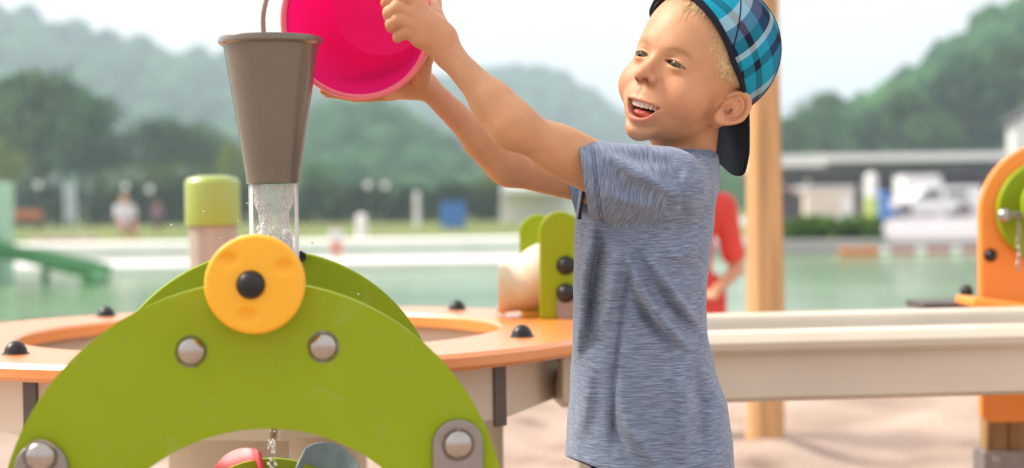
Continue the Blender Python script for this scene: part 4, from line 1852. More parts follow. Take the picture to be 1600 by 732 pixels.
# ------------------------------------------------------------------ long pale trough
t0, t1 = Vector(A(880, 545, 2.36)), Vector(A(2080, 536, 2.50))
tl = Vector(((t0.x + t1.x) / 2, (t0.y + t1.y) / 2, 0))
TR = math.atan2(t1.y - t0.y, t1.x - t0.x)
trough = thing('water_trough', 'long pale plastic water channel running right from behind the boy', 'trough', tl, TR)
L_ = (Vector((t1.x, t1.y)) - Vector((t0.x, t0.y))).length / 2
zlow, zlip = A(1300, 622, 2.40)[2], A(1300, 507, 2.52)[2]
zlb = A(1300, 549, 2.40)[2]
W_ = .42
pr_ = [(.012, zlow), (.012, zlb - .002), (-.006, zlb - .001), (-.014, zlb + .006), (-.017, zlb + .016), (-.014, zlip - .012), (-.004, zlip - .002), (.008, zlip), (.050, zlip), (.060, zlip - .003), (.066, zlip - .012),
       (.072, zlow + .045), (.10, zlow + .022), (.15, zlow + .014), (W_ - .15, zlow + .014), (W_ - .10, zlow + .022), (W_ - .072, zlow + .045), (W_ - .066, zlip - .012), (W_ - .060, zlip - .003), (W_ - .05, zlip), (W_ - .008, zlip),
       (W_ + .004, zlip - .002), (W_ + .017, zlip - .02), (W_ + .017, zlb + .006), (W_ - .012, zlb - .002), (W_ - .012, zlow), (W_ - .03, zlow - .008), (.03, zlow - .008)]
bm = bmesh.new()
Aa = [bm.verts.new((-L_, y, z)) for y, z in pr_]
Bb = [bm.verts.new((L_, y, z)) for y, z in pr_]
for i in range(len(pr_)):
    j = (i + 1) % len(pr_)
    bm.faces.new((Aa[i], Aa[j], Bb[j], Bb[i]))
bm.faces.new(Aa)
bm.faces.new(Bb[::-1])
obj('channel', bm, MT['trough'], trough, bevel=.002, angle=30)
bm = bmesh.new()
add_box(bm, (0, W_ / 2, zlow + .045), (2 * L_ - .03, W_ - .155, .002))
MT['shallow'] = mat('shallow water', (.80, .86, .84), .03, var=.05, trans=.8, ior=1.33, bump=.25, bscale=40)
obj('channel_water', bm, MT['shallow'], trough)
for x in (-L_ + .12, L_ - .06):
    bm = bmesh.new()
    add_box(bm, (x, W_ / 2, (zlow - .07) / 2), (.09, .28, zlow - .010 + .06))
    obj('leg', bm, MT['trough'], trough, bevel=.006)

# ------------------------------------------------------------------ posts
pp = Vector(A(334, 420, 3.25))
post = thing('capped_post', 'short wooden post with a bright green cap behind the mill', 'post', (pp.x, pp.y, 0))
bm = bmesh.new()
zc_ = A(333, 352, 3.25)[2]
add_lathe(bm, [(0, -.1), (.0500, -.1), (.0500, zc_ + .03), (0, zc_ + .03)], seg=40)
obj('shaft', bm, MT['postwood'], post)
bm = bmesh.new()
ztop = A(333, 279, 3.25)[2]
add_lathe(bm, [(.0515, zc_), (.0575, zc_), (.0580, zc_ + .004), (.0580, ztop - .014), (.0565, ztop - .006), (.050, ztop + .001), (.030, ztop + .0055), (0, ztop + .0055)], seg=48)
obj('cap', bm, MT['lime'], post)

pb = on_z(1196, 714, 0)
ptop = Vector(A(1182, -700, pb.y))
pole = thing('wooden_pole', 'tall pale round timber pole standing in the sand behind the boy', 'pole', (pb.x, pb.y, 0))
bm = bmesh.new()
n_ = 24
pts, rad = [], []
for i in range(n_ + 1):
    t = i / n_
    z = -.15 + (ptop.z + .15) * t
    f = z / ptop.z
    pts.append(Vector(((ptop.x - pb.x) * f + .004 * math.sin(z * 3), .004 * math.cos(z * 2.3), z)))
    rad.append(.0600 - .012 * f + .0012 * math.sin(z * 5))
add_tube(bm, pts, rad, seg=28)
obj('trunk', bm, MT['wood'], pole)

# ------------------------------------------------------------------ orange play panel on the right
DS = 3.05
s0 = Vector(A(1645, 500, DS))
st = thing('play_panel', 'orange play panel with a green wheel at the right edge', 'play panel', (s0.x, s0.y, 0))
SL = Vector((s0.x, s0.y, 0))


def sp(px, py, d=DS):
    return Vector(A(px, py, d)) - SL


rP = 112 / F_PX * DS
cz = sp(1645, 335).z
bm = bmesh.new()
zb_ = sp(1645, 660).z
rc0 = .02
add_prism(bm, [(rP, zb_ + rc0)] + arc(0, cz, rP, 0, math.pi, 40) + [(-rP, zb_ + rc0)] + arc(-rP + rc0, zb_ + rc0, rc0, math.pi, 1.5 * math.pi, 6) + arc(rP - rc0, zb_ + rc0, rc0, 1.5 * math.pi, 2 * math.pi, 6)[:-1], 0, .022)
obj('orange_board', bm, MT['orangeboard'], st, bevel=.003, seg=3)
wc2 = sp(1632, 330)
bm = bmesh.new()
add_cyl(bm, (wc2.x, -.024, wc2.z), (wc2.x, -.004, wc2.z), 79 / F_PX * DS, seg=64)
dsc = obj('green_wheel', bm, MT['green'], st, bevel=.003, seg=3)
bm = bmesh.new()
c = sp(1640, 318, 2.97)
add_cyl(bm, (c.x, c.y - .018, c.z), (c.x, c.y, c.z), 46 / F_PX * 2.97, seg=48)
obj('front_disc', bm, MT['green'], dsc, bevel=.003, seg=3)
c = sp(1573, 337, 3.0)
bm = bmesh.new()
add_cyl(bm, (c.x - .004, c.y, c.z), (c.x + .07, c.y, c.z), .0075)
add_ball(bm, (c.x - .004, c.y, c.z), .0145, u=20, v=12)
obj('steel_pin', bm, MT['chrome'], dsc)
bm = bmesh.new()
for k in range(12):
    c = sp(1592 + 1.0 * math.sin(k), 352 + 6.2 * k, 2.985)
    mm = Matrix.Translation(c) @ Matrix.Rotation((k % 2) * math.pi / 2, 4, 'Z') @ Matrix.Rotation(math.pi / 2, 4, 'X')
    add_lathe(bm, [(.0048 + .0013 * math.cos(t), .0013 * math.sin(t)) for t in [i * math.pi / 3 for i in range(6)]], seg=12, m=mm @ Matrix.Diagonal((.7, 1.2, 1, 1)), closed=True)
obj('chain', bm, MT['chrome'], dsc)
for px, py in ((1547, 399), (1522, 458)):
    c = sp(px, py, DS if px > 1530 else DS - .02)
    dome_bolt('bolt_cap', Vector((c.x, 0 if px > 1530 else .03, c.z)), .0135, MT['black'], st, h=.9)
bm = bmesh.new()
c0, c1 = sp(1508, 470, 2.94), sp(1640, 489, 2.90)
mid = (c0 + c1) / 2
an = math.atan2(c1.z - c0.z, c1.x - c0.x)
add_box(bm, (mid.x, mid.y + .02, mid.z), ((c1 - c0).length, .12, .018), Matrix.Rotation(-an, 3, 'Y'))
obj('tray_edge', bm, MT['orangeboard'], st, bevel=.005, seg=3)
bm = bmesh.new()
c = sp(1500, 478, 3.12)
add_box(bm, (c.x, .12, c.z), (.16, .14, .014))
obj('dark_shelf', bm, MT['strap'], st, bevel=.003)
zs0, zs1 = sp(1600, 708).z, sp(1600, 650).z
for k in range(2):
    bm = bmesh.new()
    a_, b_ = sp(1549 + 36 * k, 680).x, sp(1549 + 36 * k + 34, 680).x
    add_box(bm, ((a_ + b_) / 2, .050, (zs1 + zs0) / 2), (b_ - a_, .05, zs1 - zs0 + .03))
    obj('post_stave', bm, MT['brown'], st, bevel=.004)
bm = bmesh.new()
a_, b_ = sp(1541, 700).x, sp(1632, 700).x
add_box(bm, ((a_ + b_) / 2, .05, (zs0 - .1) / 2), (b_ - a_, .07, zs0 + .1))
shoe = obj('steel_shoe', bm, MT['bracket'], st, bevel=.003)
c = sp(1562, 722)
dome_bolt('bolt', Vector((c.x, .0145, c.z)), .009, MT['chrome'], shoe)
# ------------------------------------------------------------------ ground, water, hills
WZ = -.15


def grow(a, b, h, g=1.25):
    out = [a]
    while abs(out[-1]) < abs(b):
        h *= g
        out.append(out[-1] + math.copysign(h, b - a))
    return out


def ground_z(x, y):
    z = .026 * wobble(np.stack([x, y, 0 * x], 1), 3.2, 31, 3) + .022 * wobble(np.stack([x, y, 0 * x], 1), 11, 32, 3) - .03 * np.maximum(wobble(np.stack([x, y, 0 * x], 1), 7, 33, 2) - .35, 0)
    near = np.clip((10.5 - y) / 2.0, 0, 1)
    z = z * near
    # a little heap round the foot of the pole and soft tracks
    z = z + .055 * np.exp(-(((x - pb.x - .06) / .20) ** 2 + ((y - pb.y - .02) / .22) ** 2))
    bed = np.clip((y - 11.0) / 2.0, 0, 1) * np.clip((27.6 - y) / .8, 0, 1)
    z = z - .75 * bed
    far = np.clip((y - 27.3) / .6, 0, 1)
    return z * (1 - far) + far * (.06 + .02 * np.sin(x * .3) + np.clip(y - 28, 0, 400) * .0004)


gx = np.array(sorted(set(grow(-5, -1600, .06, 1.22)[1:] + list(np.arange(-5, 5.01, .055)) + grow(5, 1600, .06, 1.22)[1:])))
gy = np.array(sorted(set(grow(-1, -60, .08, 1.4)[1:] + list(np.arange(-1, 8.0, .055)) + list(np.arange(8, 31, .3)) + grow(31, 2400, .3, 1.2)[1:])))
GX, GY = np.meshgrid(gx, gy, indexing='ij')
gz = ground_z(GX.ravel(), GY.ravel())
V = np.stack([GX.ravel(), GY.ravel(), gz], 1)
nx_, ny_ = len(gx), len(gy)
ii = np.arange(nx_ * ny_).reshape(nx_, ny_)
Q = np.stack([ii[:-1, :-1].ravel(), ii[1:, :-1].ravel(), ii[1:, 1:].ravel(), ii[:-1, 1:].ravel()], 1)
gm = np_mesh('ground', V, Q)


def ground_mat():
    m = mat('sand and grass', (.41, .300, .240), .95, var=.20, scale=2.4, bump=.9, bscale=45, col2=(.50, .385, .315), detail=8, spec=.2)
    n, l = m.node_tree.nodes, m.node_tree.links
    b = n['Principled BSDF']
    g = n.new('ShaderNodeTexNoise')
    g.inputs['Scale'].default_value = .35
    g.inputs['Detail'].default_value = 6
    tc = n['Texture Coordinate']
    l.new(tc.outputs['Object'], g.inputs['Vector'])
    cr = n.new('ShaderNodeValToRGB')
    e = cr.color_ramp.elements
    e[0].position, e[0].color = .35, (.10, .15, .035, 1)
    e[1].position, e[1].color = .65, (.24, .26, .09, 1)
    l.new(g.outputs[0], cr.inputs[0])
    sx = n.new('ShaderNodeSeparateXYZ')
    l.new(tc.outputs['Object'], sx.inputs[0])
    mr = n.new('ShaderNodeMapRange')
    mr.inputs[1].default_value, mr.inputs[2].default_value = 29.5, 33.0
    l.new(sx.outputs[1], mr.inputs[0])
    # damp grains, with the shade of lumps and footprints darkened into the sand colour
    v = n.new('ShaderNodeTexVoronoi')
    v.inputs['Scale'].default_value = 3.6
    l.new(tc.outputs['Object'], v.inputs['Vector'])
    vr = n.new('ShaderNodeValToRGB')
    vr.color_ramp.elements[0].position, vr.color_ramp.elements[0].color = .05, (.48, .43, .41, 1)
    vr.color_ramp.elements[1].position, vr.color_ramp.elements[1].color = .34, (1, 1, 1, 1)
    l.new(v.outputs[0], vr.inputs[0])
    mm = n.new('ShaderNodeMixRGB')
    mm.blend_type = 'MULTIPLY'
    mm.inputs[0].default_value = .8
    l.new(n['Color Ramp'].outputs[0], mm.inputs[1])
    l.new(vr.outputs[0], mm.inputs[2])
    mx = n.new('ShaderNodeMixRGB')
    l.new(mr.outputs[0], mx.inputs[0])
    l.new(mm.outputs[0], mx.inputs[1])
    l.new(cr.outputs[0], mx.inputs[2])
    l.new(mx.outputs[0], b.inputs['Base Color'])
    return m


tag(obj('ground', gm, ground_mat()), kind='structure')

MT['lake'] = mat('green lake water', (.12, .26, .09), .13, var=.30, scale=.16, col2=(.27, .40, .24), bump=.45, bscale=1.6, stretch=(1, 2.2, 1), spec=.5, ior=1.33)  # paler noise bands imitate reflections in the water's base colour
bm = bmesh.new()
xs_ = [-140, -60, -30, -15, 0, 15, 30, 60, 140]
for a_, b_ in zip(xs_[:-1], xs_[1:]):
    bm.faces.new([bm.verts.new((x, y, WZ)) for x, y in ((a_, 11.0), (b_, 11.0), (b_, 27.35), (a_, 27.35))])
bmesh.ops.remove_doubles(bm, verts=bm.verts, dist=1e-4)
tag(obj('water', bm, MT['lake'], smooth=False), kind='structure')

MT['paving'] = mat('pale concrete', (.80, .78, .76), .8, var=.06, scale=2, bump=.15, bscale=20)
bm = bmesh.new()
add_box(bm, (-8.2, 28.5, -.06), (18.2, 2.3, .50))
tag(obj('path', bm, MT['paving'], bevel=.02), kind='structure')
bm = bmesh.new()
add_box(bm, (-4.4, 24.2, -.10), (10.6, 2.4, .13))  # low white slab added to imitate the bank's reflection on the water
tag(obj('path', bm, MT['paving'], bevel=.02), kind='structure')
bm = bmesh.new()
add_box(bm, (16.0, 28.4, -.14), (26.0, 2.0, .44))
MT['paving2'] = mat('grey stone edge', (.42, .40, .41), .85, var=.15, scale=1.4, bump=.15, bscale=12)
tag(obj('path', bm, MT['paving2'], bevel=.02), kind='structure')
bm = bmesh.new()
add_box(bm, (27.5, 47.9, .01), (41.0, 36.9, .20))
tag(obj('pavement', bm, MT['paving2'], bevel=.02), kind='structure')


def hill_fn(profile, d0, d1):
    px = np.array([p[0] for p in profile], float)
    py = np.array([p[1] for p in profile], float)
    xw = (px - 800) / F_PX * d1
    zw = np.array([A(a, b, d1)[2] for a, b in profile])

    def f(x, y):
        t = np.clip((y - d0) / (d1 - d0), 0, 1)
        crest = np.interp(x * d1 / np.maximum(y, d0 * .8), xw, zw)
        up_ = t * t * (3 - 2 * t) * .6 + t * .4
        back = np.clip((y - d1) / (d1 * .5), 0, 1)
        return -.6 + (crest + .6) * up_ * (1 - .5 * back)
    return f, xw


HILLS = []


def leafy(bm_list, c, r, seed, sub):
    pass


ICO = {}


def ico(sub):
    if sub not in ICO:
        b = bmesh.new()
        bmesh.ops.create_icosphere(b, subdivisions=sub, radius=1)
        b.verts.ensure_lookup_table()
        ICO[sub] = (np.array([v.co for v in b.verts]), np.array([[v.index for v in f.verts] for f in b.faces]))
        b.free()
    return ICO[sub]


def hill(profile, d0, d1, n_tree, r_tree, seed, sub=2, squash=1.15):
    f, xw = hill_fn(profile, d0, d1)
    x0_, x1_ = xw.min(), xw.max()
    xs = np.linspace(x0_, x1_, 60)
    ys = np.concatenate([np.linspace(d0, d1, 24), np.linspace(d1, d1 * 1.5, 10)[1:]])
    X, Y = np.meshgrid(xs, ys, indexing='ij')
    Z = f(X.ravel(), Y.ravel())
    i2 = np.arange(X.size).reshape(X.shape)
    Q2 = np.stack([i2[:-1, :-1].ravel(), i2[1:, :-1].ravel(), i2[1:, 1:].ravel(), i2[:-1, 1:].ravel()], 1)
    o = obj('hill', np_mesh('hill', np.stack([X.ravel(), Y.ravel(), Z - r_tree * .9], 1), Q2), MT['hillsoil'])
    tag(o, kind='structure')
    r = np.random.default_rng(seed)
    P0, F0 = ico(sub)
    VV, FF, CC, base = [], [], [], 0
    for k in range(n_tree):
        t = r.uniform(0, 1) ** .7
        y = d0 + (d1 * 1.03 - d0) * t
        x = r.uniform(x0_, x1_)
        z = float(f(np.array([x]), np.array([y]))[0])
        s = r_tree * r.uniform(.6, 1.15)
        rough = 1 + .30 * wobble(P0 + r.uniform(-9, 9, 3), 3.0, int(r.integers(1e6)), 2)
        p = P0 * rough[:, None] * s * np.array([1, 1, squash * r.uniform(.85, 1.25)])
        VV.append(p + np.array([x, y, z - s * .75]))
        FF.append(F0 + base)
        base += len(P0)
        g = r.uniform(0, 1)
        CC.append(np.tile((np.array([.012, .052, .020]) * (1 - g) + np.array([.050, .135, .036]) * g), (len(P0), 1)) * (1 + .25 * wobble(P0 * 3 + k, 3, k, 2))[:, None])
    me = np_mesh('forest', np.concatenate(VV), np.concatenate(FF))
    set_col(me, np.clip(np.concatenate(CC), .004, 1))
    fo_ = obj('forest', me, MT['forest'], smooth=False)
    tag(fo_, kind='stuff')
    return f, fo_


MT['hillsoil'] = mat('wooded slope', (.045, .075, .025), .95, var=.3, scale=.08)
MT['forest'] = attr_mat('far foliage', rough=.9, bump=.9, bscale=1.2, spec=.1)
fA, o = hill([(-700, 40), (-300, 5), (-100, 0), (0, 15), (60, 35), (120, 50), (180, 62), (215, 66), (235, 82), (270, 94), (320, 101), (360, 100), (410, 118), (460, 134), (530, 155), (610, 176), (700, 215), (760, 260)], 285, 495, 900, 6.2, 1)
tag(o, 'hazy blue wooded ridge sloping down behind the left hand trees', 'forest')
fB, o = hill([(420, 235), (500, 205), (580, 160), (640, 140), (700, 128), (760, 116), (800, 111), (840, 114), (880, 128), (930, 158), (980, 195), (1040, 225), (1120, 262), (1200, 290)], 390, 645, 700, 7.0, 2)
tag(o, 'faint far wooded hill rounded behind the arms of the boy', 'forest')
fC, o = hill([(400, 290), (440, 245), (480, 208), (520, 178), (560, 166), (600, 172), (640, 200), (690, 235), (740, 268), (790, 300)], 120, 215, 260, 3.6, 3)
tag(o, 'low blue grey wooded rise just right of the funnel', 'forest')
fD, o = hill([(1100, 300), (1150, 235), (1205, 205), (1260, 196), (1340, 176), (1390, 152), (1440, 126), (1462, 116), (1490, 78), (1530, 56), (1570, 32), (1600, 12), (1700, -40), (1900, -70), (2200, -40)], 92, 165, 620, 3.0, 4)
tag(o, 'dense green wooded hillside rising at the right edge', 'forest')

# ------------------------------------------------------------------ trees, hedges and bushes
MT['leaf'] = attr_mat('leaves', rough=.75, spec=.25)
MT['bark'] = mat('bark', (.10, .075, .055), .9, var=.3, scale=4, bump=.5, bscale=8)


def leaf_cloud(name, n, clumps, size, col_a, col_b, seed):
    """leaf clumps: many small leaf faces spread through the volume of the crown"""
    r = np.random.default_rng(seed)
    C = np.array([c[:3] for c in clumps], float)
    Rr = np.array([c[3] for c in clumps], float)
    w = Rr ** 2
    k = r.choice(len(C), n, p=w / w.sum())
    d = r.normal(size=(n, 3))
    d /= np.linalg.norm(d, axis=1)[:, None]
    rad = r.uniform(.25, 1, n) ** .45
    rad *= 1 + .22 * wobble(d * 2.0 + C[k] * 1.7, 2.2, seed, 2)
    p = C[k] + d * (rad * Rr[k])[:, None]
    u = r.normal(size=(n, 3))
    u /= np.linalg.norm(u, axis=1)[:, None]
    v = np.cross(u, r.normal(size=(n, 3)))
    v /= np.linalg.norm(v, axis=1)[:, None]
    s = size * r.uniform(.6, 1.4, n)[:, None]
    V_ = np.stack([p - u * s, p + v * s * .55, p + u * s, p - v * s * .55], 1).reshape(-1, 3)
    Q_ = np.arange(4 * n).reshape(n, 4)
    me = np_mesh(name, V_, Q_)
    tone = np.clip(.5 + .32 * wobble(C[k] * 3.1 + 5, 3, seed + 1, 2) + r.normal(0, .18, n), 0, 1)[:, None]
    c = np.array(col_a) * (1 - tone) + np.array(col_b) * tone
    set_col(me, np.repeat(c, 4, 0))
    return me


def crown_clumps(h, w, seed, n=26, low=.22):
    r = np.random.default_rng(seed)
    out = []
    for _ in range(n):
        d = r.normal(size=3)
        d /= np.linalg.norm(d)
        q = d * r.uniform(.35, .85) ** .6
        out.append((q[0] * w * .62, q[1] * w * .62, h * (low + (1 - low) * .5) + q[2] * h * (1 - low) * .36, w * r.uniform(.22, .42)))
    return out


def tree(label, px, top, d, w, kind=0, group=None, n=2600, cat='tree', base=None, sparse=1.0):
    xy = A(px, 330, d)
    z0_ = float(ground_z(np.array([xy[0]]), np.array([xy[1]]))[0]) if base is None else base
    h = A(px, top, d)[2] - z0_
    t = thing('tree', label, cat, (xy[0], xy[1], z0_), group=group)
    seed = int(abs(px) * 7 + abs(top))
    cols = [((.012, .060, .016), (.120, .260, .055)), ((.10, .15, .018), (.26, .32, .045)), ((.010, .050, .020), (.075, .195, .055))][kind]
    cl = crown_clumps(h, w, seed, 24)
    obj('crown', leaf_cloud('crown', n, cl, .24 * sparse * max(w, 1.5) / 4, cols[0], cols[1], seed), MT['leaf'], t, smooth=False)
    bm_ = bmesh.new()
    add_tube(bm_, [Vector((0, 0, -.3)), Vector((.05, 0, h * .2)), Vector((-.04, .05, h * .45)), Vector((0, 0, h * .8))], [h * .028, h * .021, h * .015, h * .004], seg=8)
    for c in cl[::3]:
        q = Vector(c[:3])
        st_ = Vector((0, 0, max(h * .2, q.z * .55)))
        add_tube(bm_, [st_, st_.lerp(q, .5) + Vector((0, 0, h * .02)), q], [h * .010, h * .007, h * .002], seg=5)
    obj('trunk', bm_, MT['bark'], t)
    return t


G1, G2 = 'trees on the far bank to the left', 'trees behind the long roof'
tree('tallest dark tree of the left bank, at the left edge', 66, 95, 98, 5.0, 0, G1, 3600)
tree('broad dark tree leaning against the tallest one at left', 152, 132, 92, 3.6, 2, G1)
tree('dark green tree at the far left, cut by the picture edge', -30, 128, 104, 4.6, 0, G1)
tree('rounded dark tree just left of the green capped post', 250, 163, 94, 2.6, 2, G1)
tree('rounded dark tree right behind the green capped post', 318, 176, 99, 2.6, 0, G1)
tree('yellow green small tree at the left edge below the dark trees', 4, 200, 80, 1.6, 1, G1, 1400)
tree('yellow green small tree between capped post and funnel', 372, 206, 82, 1.7, 1, G1, 1400)
tree('small pale green tree right of the clear pipe', 500, 232, 84, 1.6, 0, G1, 1200)
tree('small green tree beyond the white tent', 770, 262, 80, 1.3, 1, G1, 1000)
tree('airy tree with sky showing through, right of the pole', 1290, 108, 112, 3.4, 0, G2, 1500, sparse=.8)
tree('low green tree beside the pole above the roof', 1226, 166, 108, 2.6, 0, G2)
tree('green tree above the roof, right of the airy tree', 1362, 152, 106, 3.0, 2, G2)
tree('bright green tall tree above the parked vans', 1432, 120, 100, 3.4, 0, G2)
tree('dark tall tree near the white gable at right', 1508, 66, 104, 4.2, 2, G2, 3400)
tree('tall green tree at the right edge', 1590, 30, 108, 5.0, 0, G2, 3600)


def hedge(label, px0, px1, top, d, depth, n, kind=0, name='hedge', cat='hedge', group=None, base=None, leaf=.10):
    a_, b_ = A(px0, 340, d), A(px1, 340, d)
    z0_ = float(ground_z(np.array([a_[0]]), np.array([a_[1]]))[0]) if base is None else base
    h = A((px0 + px1) / 2, top, d)[2] - z0_
    ln = b_[0] - a_[0]
    t = thing(name, label, cat, ((a_[0] + b_[0]) / 2, a_[1], z0_), group=group)
    r = np.random.default_rng(int(abs(px0) + abs(top)))
    cl = []
    k = max(5, int(ln / (h * .35)))
    for i in range(k):
        x = -ln / 2 + ln * (i + .5) / k
        for zz in (.12, .30, .60, .80):
            cl.append((x + r.normal(0, h * .08), r.normal(0, depth * .2), h * zz * r.uniform(.88, 1.02), h * r.uniform(.22, .34)))
    cols = [((.010, .032, .014), (.050, .095, .036)), ((.07, .12, .018), (.16, .24, .045)), ((.05, .13, .015), (.16, .31, .05))][kind]
    obj('foliage', leaf_cloud('foliage', n, cl, leaf, cols[0], cols[1], int(abs(px0))), MT['leaf'], t, smooth=False)
    for i in range(0, k, 2):
        bm_ = bmesh.new()
        x = -ln / 2 + ln * (i + .5) / k
        add_tube(bm_, [Vector((x, 0, -.1)), Vector((x + .03, .02, h * .4)), Vector((x - .02, 0, h * .8))], [.035, .025, .008], seg=5)
        obj('stem', bm_, MT['bark'], t)
    return t


hedge('long dark hedge on the left bank up to the funnel', 18, 400, 282, 70, 1.2, 9000)
hedge('dark hedge between the clear pipe and the white tent', 462, 800, 288, 69, 1.2, 8000)
hedge('light green shrub row rising behind the left hedge', 150, 330, 262, 74, 1.4, 4000, 1, 'shrub', 'shrub')
hedge('low clipped bright green bush on the bank right of the pole', 1222, 1372, 339, 28.0, .8, 9000, 2, 'bush', 'bush', leaf=.045, base=.075)

# ------------------------------------------------------------------ far bank: buildings, vans and small things
RZ = 70.0


def W3(px, py, d):
    return Vector(A(px, py, d))


pav0 = W3(1400, 340, RZ)
pav = thing('pavilion', 'long low open hall with a flat white edged roof across the right', 'pavilion', (pav0.x, pav0.y, .05))


def rel(px, py, d=RZ):
    return W3(px, py, d) - Vector((pav0.x, pav0.y, .05))


def slab(bm, px0, px1, py0, py1, d, dep, org):
    a_, b_ = W3(px0, py1, d) - org, W3(px1, py0, d) - org
    add_box(bm, ((a_.x + b_.x) / 2, a_.y + dep / 2, (a_.z + b_.z) / 2), (b_.x - a_.x, dep, b_.z - a_.z))


po = Vector((pav0.x, pav0.y, .05))
bm = bmesh.new()
slab(bm, 1196, 1292, 242, 262, RZ + .3, 9, po)
obj('roof', bm, MT['white'], pav, bevel=.03)
bm = bmesh.new()
slab(bm, 1288, 1960, 233, 254, RZ, 9, po)
obj('roof', bm, MT['white'], pav, bevel=.03)
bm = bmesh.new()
slab(bm, 1200, 1955, 254.5, 280, RZ + .6, 8.2, po)  # near-black front made deep to carry the shade under the roof
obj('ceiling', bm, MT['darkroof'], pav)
bm = bmesh.new()
slab(bm, 1200, 1955, 266, 346, RZ + 7, .3, po)
obj('rear_wall', bm, MT['brick'], pav)
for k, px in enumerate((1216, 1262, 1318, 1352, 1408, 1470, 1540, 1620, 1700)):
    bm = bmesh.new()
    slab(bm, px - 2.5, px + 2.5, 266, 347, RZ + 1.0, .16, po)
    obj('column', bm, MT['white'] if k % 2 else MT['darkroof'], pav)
for k, px in enumerate((1230, 1300, 1395, 1500, 1560)):
    bm = bmesh.new()
    slab(bm, px - 14, px + 14, 276, 300, RZ + 6.8, .1, po)
    f_ = obj('window', bm, MT['strap'], pav)
    bm = bmesh.new()
    slab(bm, px - 12.5, px + 12.5, 278, 298, RZ + 6.75, .1, po)
    obj('pane', bm, MT['glassdark'], f_)


def simple_house(name, label, px0, px1, py_eave, py_base, d, dep, roof_h, cat='house', n_win=3, wall='white', roof='rooftile', base=None):
    a_, b_ = W3(px0, py_base, d), W3(px1, py_eave, d)
    if base is not None:
        a_.z = base
    org = Vector(((a_.x + b_.x) / 2, a_.y, a_.z))
    t = thing(name, label, cat, org)
    w, h = b_.x - a_.x, b_.z - a_.z
    bm_ = bmesh.new()
    add_box(bm_, (0, dep / 2, h / 2 - 1.0), (w, dep, h + 2.0))
    obj('wall', bm_, MT[wall], t)
    bm_ = bmesh.new()
    pts_ = [(-w / 2 - .3, h - .05), (0, h + roof_h), (w / 2 + .3, h - .05), (w / 2 + .3, h + .12), (0, h + roof_h + .2), (-w / 2 - .3, h + .12)]
    pts_ = [pts_[0], pts_[5], pts_[4], pts_[3], pts_[2], pts_[1]]
    add_prism(bm_, pts_, -.4, dep + .4)
    rf = obj('roof', bm_, MT[roof], t)
    bm_ = bmesh.new()
    add_prism(bm_, [(-w / 2 + .01, h), (0, h + roof_h - .05), (w / 2 - .01, h)], .05, dep - .05)
    obj('gable', bm_, MT[wall], t)
    bm_ = bmesh.new()
    add_box(bm_, (w * .2, dep * .5, h + roof_h * .8), (.5, .5, 1.0))
    obj('chimney', bm_, MT['brick'], rf)
    for k in range(n_win):
        x = -w / 2 + w * (k + .5) / n_win
        bm_ = bmesh.new()
        add_box(bm_, (x, -.02, h * .55), (w / n_win * .5, .08, h * .34))
        f = obj('window', bm_, MT['white'], t)
        bm_ = bmesh.new()
        add_box(bm_, (x, -.065, h * .55), (w / n_win * .42, .02, h * .29))
        obj('pane', bm_, MT['glassdark'], f)
    return t


simple_house('house', 'white house with a brown roof in the haze right of the funnel', 512, 575, 252, 285, 168, 8, 1.2, roof='darkroof')
simple_house('house', 'small white house near the far elbow of the boy', 612, 652, 262, 292, 176, 8, 1.0, n_win=2, roof='darkroof')
simple_house('house', 'white gabled building beyond the roof at the right edge', 1586, 1680, 192, 345, 84, 1.2, 1.2, roof='darkroof', base=.05)

kio = W3(1296, 346, 62)
t = thing('kiosk', 'small cream coloured kiosk under the long roof', 'kiosk', (kio.x, kio.y, .05))
ko = Vector((kio.x, kio.y, .05))
bm = bmesh.new()
slab(bm, 1260, 1334, 296, 347, 62, 1.8, ko)
obj('wall', bm, MT['cream'], t, bevel=.02)
bm = bmesh.new()
slab(bm, 1256, 1338, 291, 296, 61.8, 2.2, ko)
obj('roof', bm, MT['white'], t, bevel=.02)
bm = bmesh.new()
slab(bm, 1316, 1330, 306, 346, 61.96, .05, ko)
obj('door', bm, MT['white'], t)
bm = bmesh.new()
slab(bm, 1272, 1300, 310, 326, 61.96, .05, ko)
obj('shutter', bm, MT['trough'], t)

aw = W3(1230, 346, 58)
t = thing('stall', 'dark sided stall with a pale pink awning beside the kiosk', 'stall', (aw.x, aw.y, .05))
ao = Vector((aw.x, aw.y, .05))
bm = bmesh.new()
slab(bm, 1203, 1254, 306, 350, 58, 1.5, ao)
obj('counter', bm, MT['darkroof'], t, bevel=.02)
MT['awning'] = mat('pale awning', (.62, .45, .42), .8, var=.15, scale=3)
bm = bmesh.new()
a_, b_ = W3(1196, 282, 57.5) - ao, W3(1262, 302, 57.5) - ao
add_prism(bm, [(a_.x, a_.z), (b_.x, b_.z), (b_.x, b_.z - .06), (a_.x, a_.z - .06)], -.5, 1.6)
obj('awning', bm, MT['awning'], t)


